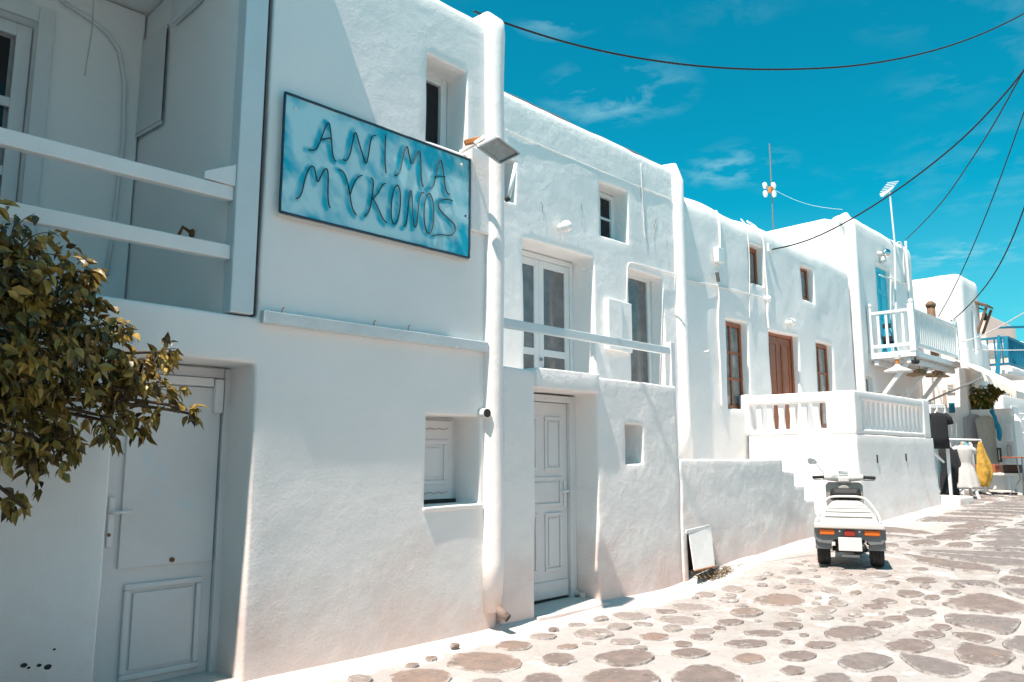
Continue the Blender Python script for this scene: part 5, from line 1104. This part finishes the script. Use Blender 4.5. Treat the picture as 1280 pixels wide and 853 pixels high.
# dark fenders over each rear wheel
for s in (-1, 1):
    pts = []
    for k in range(9):
        a = R_(-12 + k * 24); pts.append((.26 * math.cos(a) * -1, .21 + .25 * math.sin(a)))
    mb = MB(); x0_, x1_ = (.205 * s, .39 * s)
    outl = [(-.27, .22), (-.27, .30), (-.25, .44), (.25, .46), (.27, .22), (.235, .22), (.215, .36), (.1, .405), (-.1, .405), (-.2, .36), (-.235, .22)]
    mb.prism([(x0_, p[0], p[1]) for p in outl], (x1_ - x0_, 0, 0)); mb.build('rear_fender', 'grey_plastic', S, bevel=.012)
mb = MB(); mb.prism([(-.40, -.285, .505), (-.40, -.30, .36), (-.36, -.30, .30), (-.22, -.30, .285), (-.17, -.30, .345), (.17, -.30, .345), (.22, -.30, .285), (.36, -.30, .30), (.40, -.30, .36), (.40, -.285, .505)], (0, .03, 0)); mb.build('rear_panel', 'grey_plastic', S, bevel=.008)
for s in (-1, 1):
    MB().box(.165 if s > 0 else -.335, .335 if s > 0 else -.165, -.335, -.301, .40, .462).build('turn_signal', 'amber_lens', S, bevel=.01)
MB().box(-.06, .06, -.34, -.301, .385, .46).build('tail_light', 'red_lens', S, bevel=.012)
for x in (-.11, .11): MB().tube([(x, -.30, .445), (x, -.325, .445)], .011, 8).build('reflector_screw', 'chrome', S)
MB().box(-.13, .13, -.335, -.325, .215, .375).build('number_plate', 'plate_white', S, bevel=.006)
# body deck and sloping cargo cowl
def loft(rows, name, m, bev=.01):
    mb = MB(); n = len(rows[0]); vs = [v for r in rows for v in r]
    fs = [(i * n + k, i * n + (k + 1) % n, (i + 1) * n + (k + 1) % n, (i + 1) * n + k) for i in range(len(rows) - 1) for k in range(n)] + [tuple(range(n))[::-1], tuple((len(rows) - 1) * n + k for k in range(n))]
    return mb.add(vs, fs).build(name, m, S, bevel=bev)
def oct_(y, w, z0, z1, c=.03): return [(-w, y, z0), (w, y, z0), (w, y, z1 - c), (w - c, y, z1), (-w + c, y, z1), (-w, y, z1 - c)]
loft([oct_(-.36, .375, .485, .525, .01), oct_(-.34, .395, .475, .545, .015), oct_(.25, .385, .475, .55, .015), oct_(.32, .33, .475, .55, .015)], 'cargo_deck', 'scooter_white')
loft([oct_(-.26, .33, .54, .56, .01), oct_(-.18, .315, .54, .64), oct_(-.05, .265, .54, .705), oct_(.08, .20, .54, .765), oct_(.18, .15, .54, .78)], 'rear_cowl', 'scooter_white', .015)
for i, (y, w, z) in enumerate(((-.21, .27, .622), (-.14, .26, .672), (-.06, .235, .708), (.02, .19, .742))): MB().bar((-w, y, z - .006), (w, y, z - .006), .055, .014).build('rack_slat', 'scooter_white', S, bevel=.006)
mb = MB().tube(smooth_pts([Vector(p) for p in ((-.345, -.32, .55), (-.345, -.25, .62), (-.27, -.02, .755), (-.20, .13, .825), (0, .15, .83), (.20, .13, .825), (.27, -.02, .755), (.345, -.25, .62), (.345, -.32, .55))], 2), .014, 8); mb.build('rack_tube', 'scooter_white', S, smooth=True)
for s in (-1, 1): MB().tube([(.34 * s, .1, .55), (.34 * s, -.1, .66), (.33 * s, -.24, .63)], .011, 6).build('rack_stay', 'scooter_white', S)
# seat, floor, shield
loft([oct_(.20, .15, .79, .87), oct_(.25, .18, .78, .925), oct_(.4, .185, .76, .91), oct_(.62, .15, .73, .82), oct_(.72, .09, .70, .78)], 'seat', 'black_plastic', .02)
loft([oct_(.24, .17, .45, .78), oct_(.5, .16, .42, .76), oct_(.66, .10, .40, .72)], 'seat_base', 'scooter_white', .02)
loft([oct_(.3, .2, .24, .40), oct_(.95, .19, .24, .32), oct_(1.0, .17, .26, .36)], 'floor_board', 'shield_grey', .015)
mb = MB(); sh = [(-.20, .30), (-.235, .55), (-.235, .92), (-.20, .965), (.20, .965), (.235, .92), (.235, .55), (.20, .30)]
mb.prism([(x, .98 + (z - .3) * -.10, z) for x, z in sh], (0, .05, 0)); mb.build('leg_shield', 'shield_grey', S, bevel=.015)
loft([oct_(.86, .055, .35, .93), oct_(.93, .085, .32, .95)], 'shield_rib', 'shield_grey', .015)
MB().tube([(0, 1.14, .25), (0, .95, .90), (0, .93, 1.02)], [.04, .05, .07], 10).build('steering_column', 'shield_grey', S, smooth=True)
loft([oct_(.84, .06, .97, 1.04, .02), oct_(.90, .09, .96, 1.06, .02), oct_(1.0, .07, .98, 1.04, .02)], 'instrument_cowl', 'scooter_white', .015)
MB().prism([(-.06, .86, 1.07), (.06, .86, 1.07), (.06, .95, 1.10), (-.06, .95, 1.10)], (0, 0, .012)).build('instrument_glass', 'lens_grey', S)
for s in (-1, 1):
    MB().tube([(.07 * s, .90, 1.02), (.20 * s, .89, 1.03), (.25 * s, .87, 1.035)], [.05, .045, .034], 10).build('handlebar', 'scooter_white', S, smooth=True)
    MB().tube([(.25 * s, .87, 1.035), (.39 * s, .83, 1.03)], .021, 10).lathe([(.027, -.006), (.027, .006)], (.252 * s, .87, 1.035), Matrix.Rotation(R_(90), 3, 'Y')).build('hand_grip', 'black_plastic', S, smooth=False)
    MB().tube([(.2 * s, .93, 1.0), (.28 * s, .92, .995), (.38 * s, .88, 1.0)], .007, 6).build('brake_lever', 'steel_grey' if s < 0 else 'black_plastic', S)
MB().tube([(-.225, .89, 1.04), (-.25, .89, 1.09), (-.33, .9, 1.20)], .006, 6).build('mirror_stem', 'steel_grey', S)
P_ = [(-.455, .9, 1.275), (-.43, .9, 1.30), (-.35, .9, 1.285), (-.315, .9, 1.235), (-.33, .9, 1.205), (-.42, .9, 1.20), (-.45, .9, 1.225)]
mr_ = MB().prism(P_, (0, .035, .01)).build('mirror', 'plastic_white', S, bevel=.01)
MB().prism([(x * .86 + -.385 * .14, .896, z * .86 + 1.25 * .14) for x, y, z in P_], (0, .003, 0)).build('mirror_glass', 'lens_grey', mr_)
MB().box(-.12, -.0, .865, .885, 1.0, 1.015).build('key_slot', 'black_plastic', S)
MB().box(-.16, .16, -.12, .28, .17, .40).ball((.09, -.1, .22), .075, 12).tube([(-.2, 0, .2), (.2, 0, .2)], .035, 8).build('engine', 'engine_dark', S, bevel=.03)
MB().tube([(.14, -.28, .26), (.14, -.05, .22), (.1, .2, .22)], .045, 10).build('exhaust', 'engine_dark', S, smooth=True)
MB().box(-.1, .1, -.24, -.2, .13, .16).build('tow_bracket', 'steel_grey', S)
loft([oct_(1.0, .05, .3, .42, .02), oct_(1.2, .07, .36, .42, .02), oct_(1.38, .05, .26, .34, .02)], 'front_fender', 'scooter_white', .01)
sp = PG(1063.5, 708); SCL = (sp - CAM).dot(cF) * 81 / FPX / .80
S.location = (sp.x, sp.y, gz(sp.x, sp.y) + .012); S.scale = (SCL,) * 3
hd_ = math.atan2(sp.y, sp.x); S.rotation_euler = (R_(1.2), 0, hd_ - math.pi / 2 + R_(1.5))
print('scooter scale', SCL, sp)

# ------------------------------------------------------------------ the climbing plant at the left
PL = thing('climbing_plant', 'olive and bronze leaved climbing shrub hanging in front of the left door', 'plant', (.3, 4.6, 0))
rp = random.Random(21)
blobs = [(10, 330, 62), (60, 345, 55), (100, 385, 48), (40, 420, 95), (120, 430, 42), (150, 470, 42), (95, 490, 65), (30, 518, 76), (135, 520, 34), (175, 488, 28), (180, 452, 26), (205, 438, 12), (-80, 420, 150), (-130, 490, 115), (-60, 330, 90), (75, 560, 32), (215, 505, 18), (238, 515, 8), (150, 400, 14), (20, 570, 26), (175, 535, 12), (4, 628, 8), (20, 626, 8), (15, 290, 28), (95, 335, 22)]
cl_ = []
for px, py, r in blobs:
    Y = 4.45 + rp.uniform(-.12, .12); c = PY(px, py, Y); s = r / FPX * (c - CAM).dot(cF); cl_.append((c, s))
vars_ = []
for i, (ln, wd) in enumerate(((.092, .05), (.085, .052), (.10, .05), (.075, .045))):
    for m in ('leaf_olive', 'leaf_dark', 'leaf_gold'):
        vs, fs = leafmesh(ln, wd); me = bpy.data.meshes.new('leaf'); me.from_pydata(vs, [], fs); me.materials.append(MATS[m]); vars_.append(me)
places = []; stems = MB(); root = Vector((.45, 4.75, 1.6))
def leaf_at(p, out, sz, k):
    dirn = out * .45 + Vector((rp.uniform(-.5, .7), rp.uniform(-.7, .3), rp.uniform(-1.3, .0)))
    q = dirn.to_track_quat('Y', 'Z').to_matrix() @ Matrix.Rotation(rp.gauss(0, .9), 3, 'Y')
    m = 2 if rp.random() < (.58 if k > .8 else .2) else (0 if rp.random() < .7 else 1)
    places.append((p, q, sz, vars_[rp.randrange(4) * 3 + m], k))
for c, s in cl_:
    n = int(6 + 300 * s * s) if s > .09 else int(3 + 20 * s)
    for i in range(n):                                  # arching twigs that leave the crown's core and droop at the tip
        d = Vector((rp.gauss(0.15, 1), rp.gauss(-.2, .7), rp.gauss(.15, .9))).normalized(); a = c + d * s * rp.uniform(.1, .55); L_ = s * rp.uniform(.5, .95) if s > .09 else s * 1.1
        v = d.copy(); pts = [a]; m = max(4, int(L_ / .035))
        for t in range(m): v = (v + Vector((.03, 0, -.16 - .1 * t / m)) + noise.noise_vector(pts[-1] * 6) * .25).normalized(); pts.append(pts[-1] + v * L_ / m)
        pts = [p if p.y < 4.95 else Vector((p.x, 4.95, p.z)) for p in pts]
        stems.tube(pts, [.004 * (1 - .6 * t / m) for t in range(m + 1)], 4)
        for t in range(1, m + 1):
            for w in range(1 if rp.random() < .35 else 2):
                side = v.cross(Vector((rp.uniform(-1, 1), rp.uniform(-1, 1), rp.uniform(-1, 1)))).normalized()
                p = pts[t] + side * rp.uniform(.0, .02); k = min(1.1, (p - c).length / s)
                leaf_at(p, (side + d * .6).normalized(), rp.uniform(.5, 1.1) * (.8 if t == m else 1), k)
    if s < .45:
        mid = root.lerp(c, .5) + Vector((0, 0, .15)); P_ = smooth_pts([root, mid, c, c + Vector((.05, 0, -.04))], 2); stems.tube(P_, [.014 * (1 - i / len(P_)) + .003 for i in range(len(P_))], 5)
def vis(pl):
    d = pl[0] - CAM; z = d.dot(cF); px = 640 + d.dot(cR) / z * FPX
    return (px > -5) * (pl[4] + 1.5 * (4.9 - pl[0].y) + rp.random() * .3)
places.sort(key=vis, reverse=True)
base = Vector(PL.location)
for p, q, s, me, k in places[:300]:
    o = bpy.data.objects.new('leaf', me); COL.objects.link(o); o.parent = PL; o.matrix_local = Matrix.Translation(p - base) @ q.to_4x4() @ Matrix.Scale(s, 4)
for mi, m in enumerate(('leaf_olive', 'leaf_dark', 'leaf_gold')):
    mb = MB()
    for p, q, s, me, k in places[300:]:
        if me.materials[0].name == m: mb.add([p + q @ (v.co * s) for v in me.vertices], [tuple(f.vertices) for f in me.polygons])
    o = mb.build('foliage', m, PL, fix=False); o['kind'] = 'stuff'
stems.tube(smooth_pts([Vector((.3, 4.6, 0)), Vector((.35, 4.7, .8)), root, Vector((.2, 4.6, 2.4))], 2), .028, 7)
stems.build('stem', 'bark', PL, smooth=True)
print('leaves', len(places), 'stones', len(STONES))
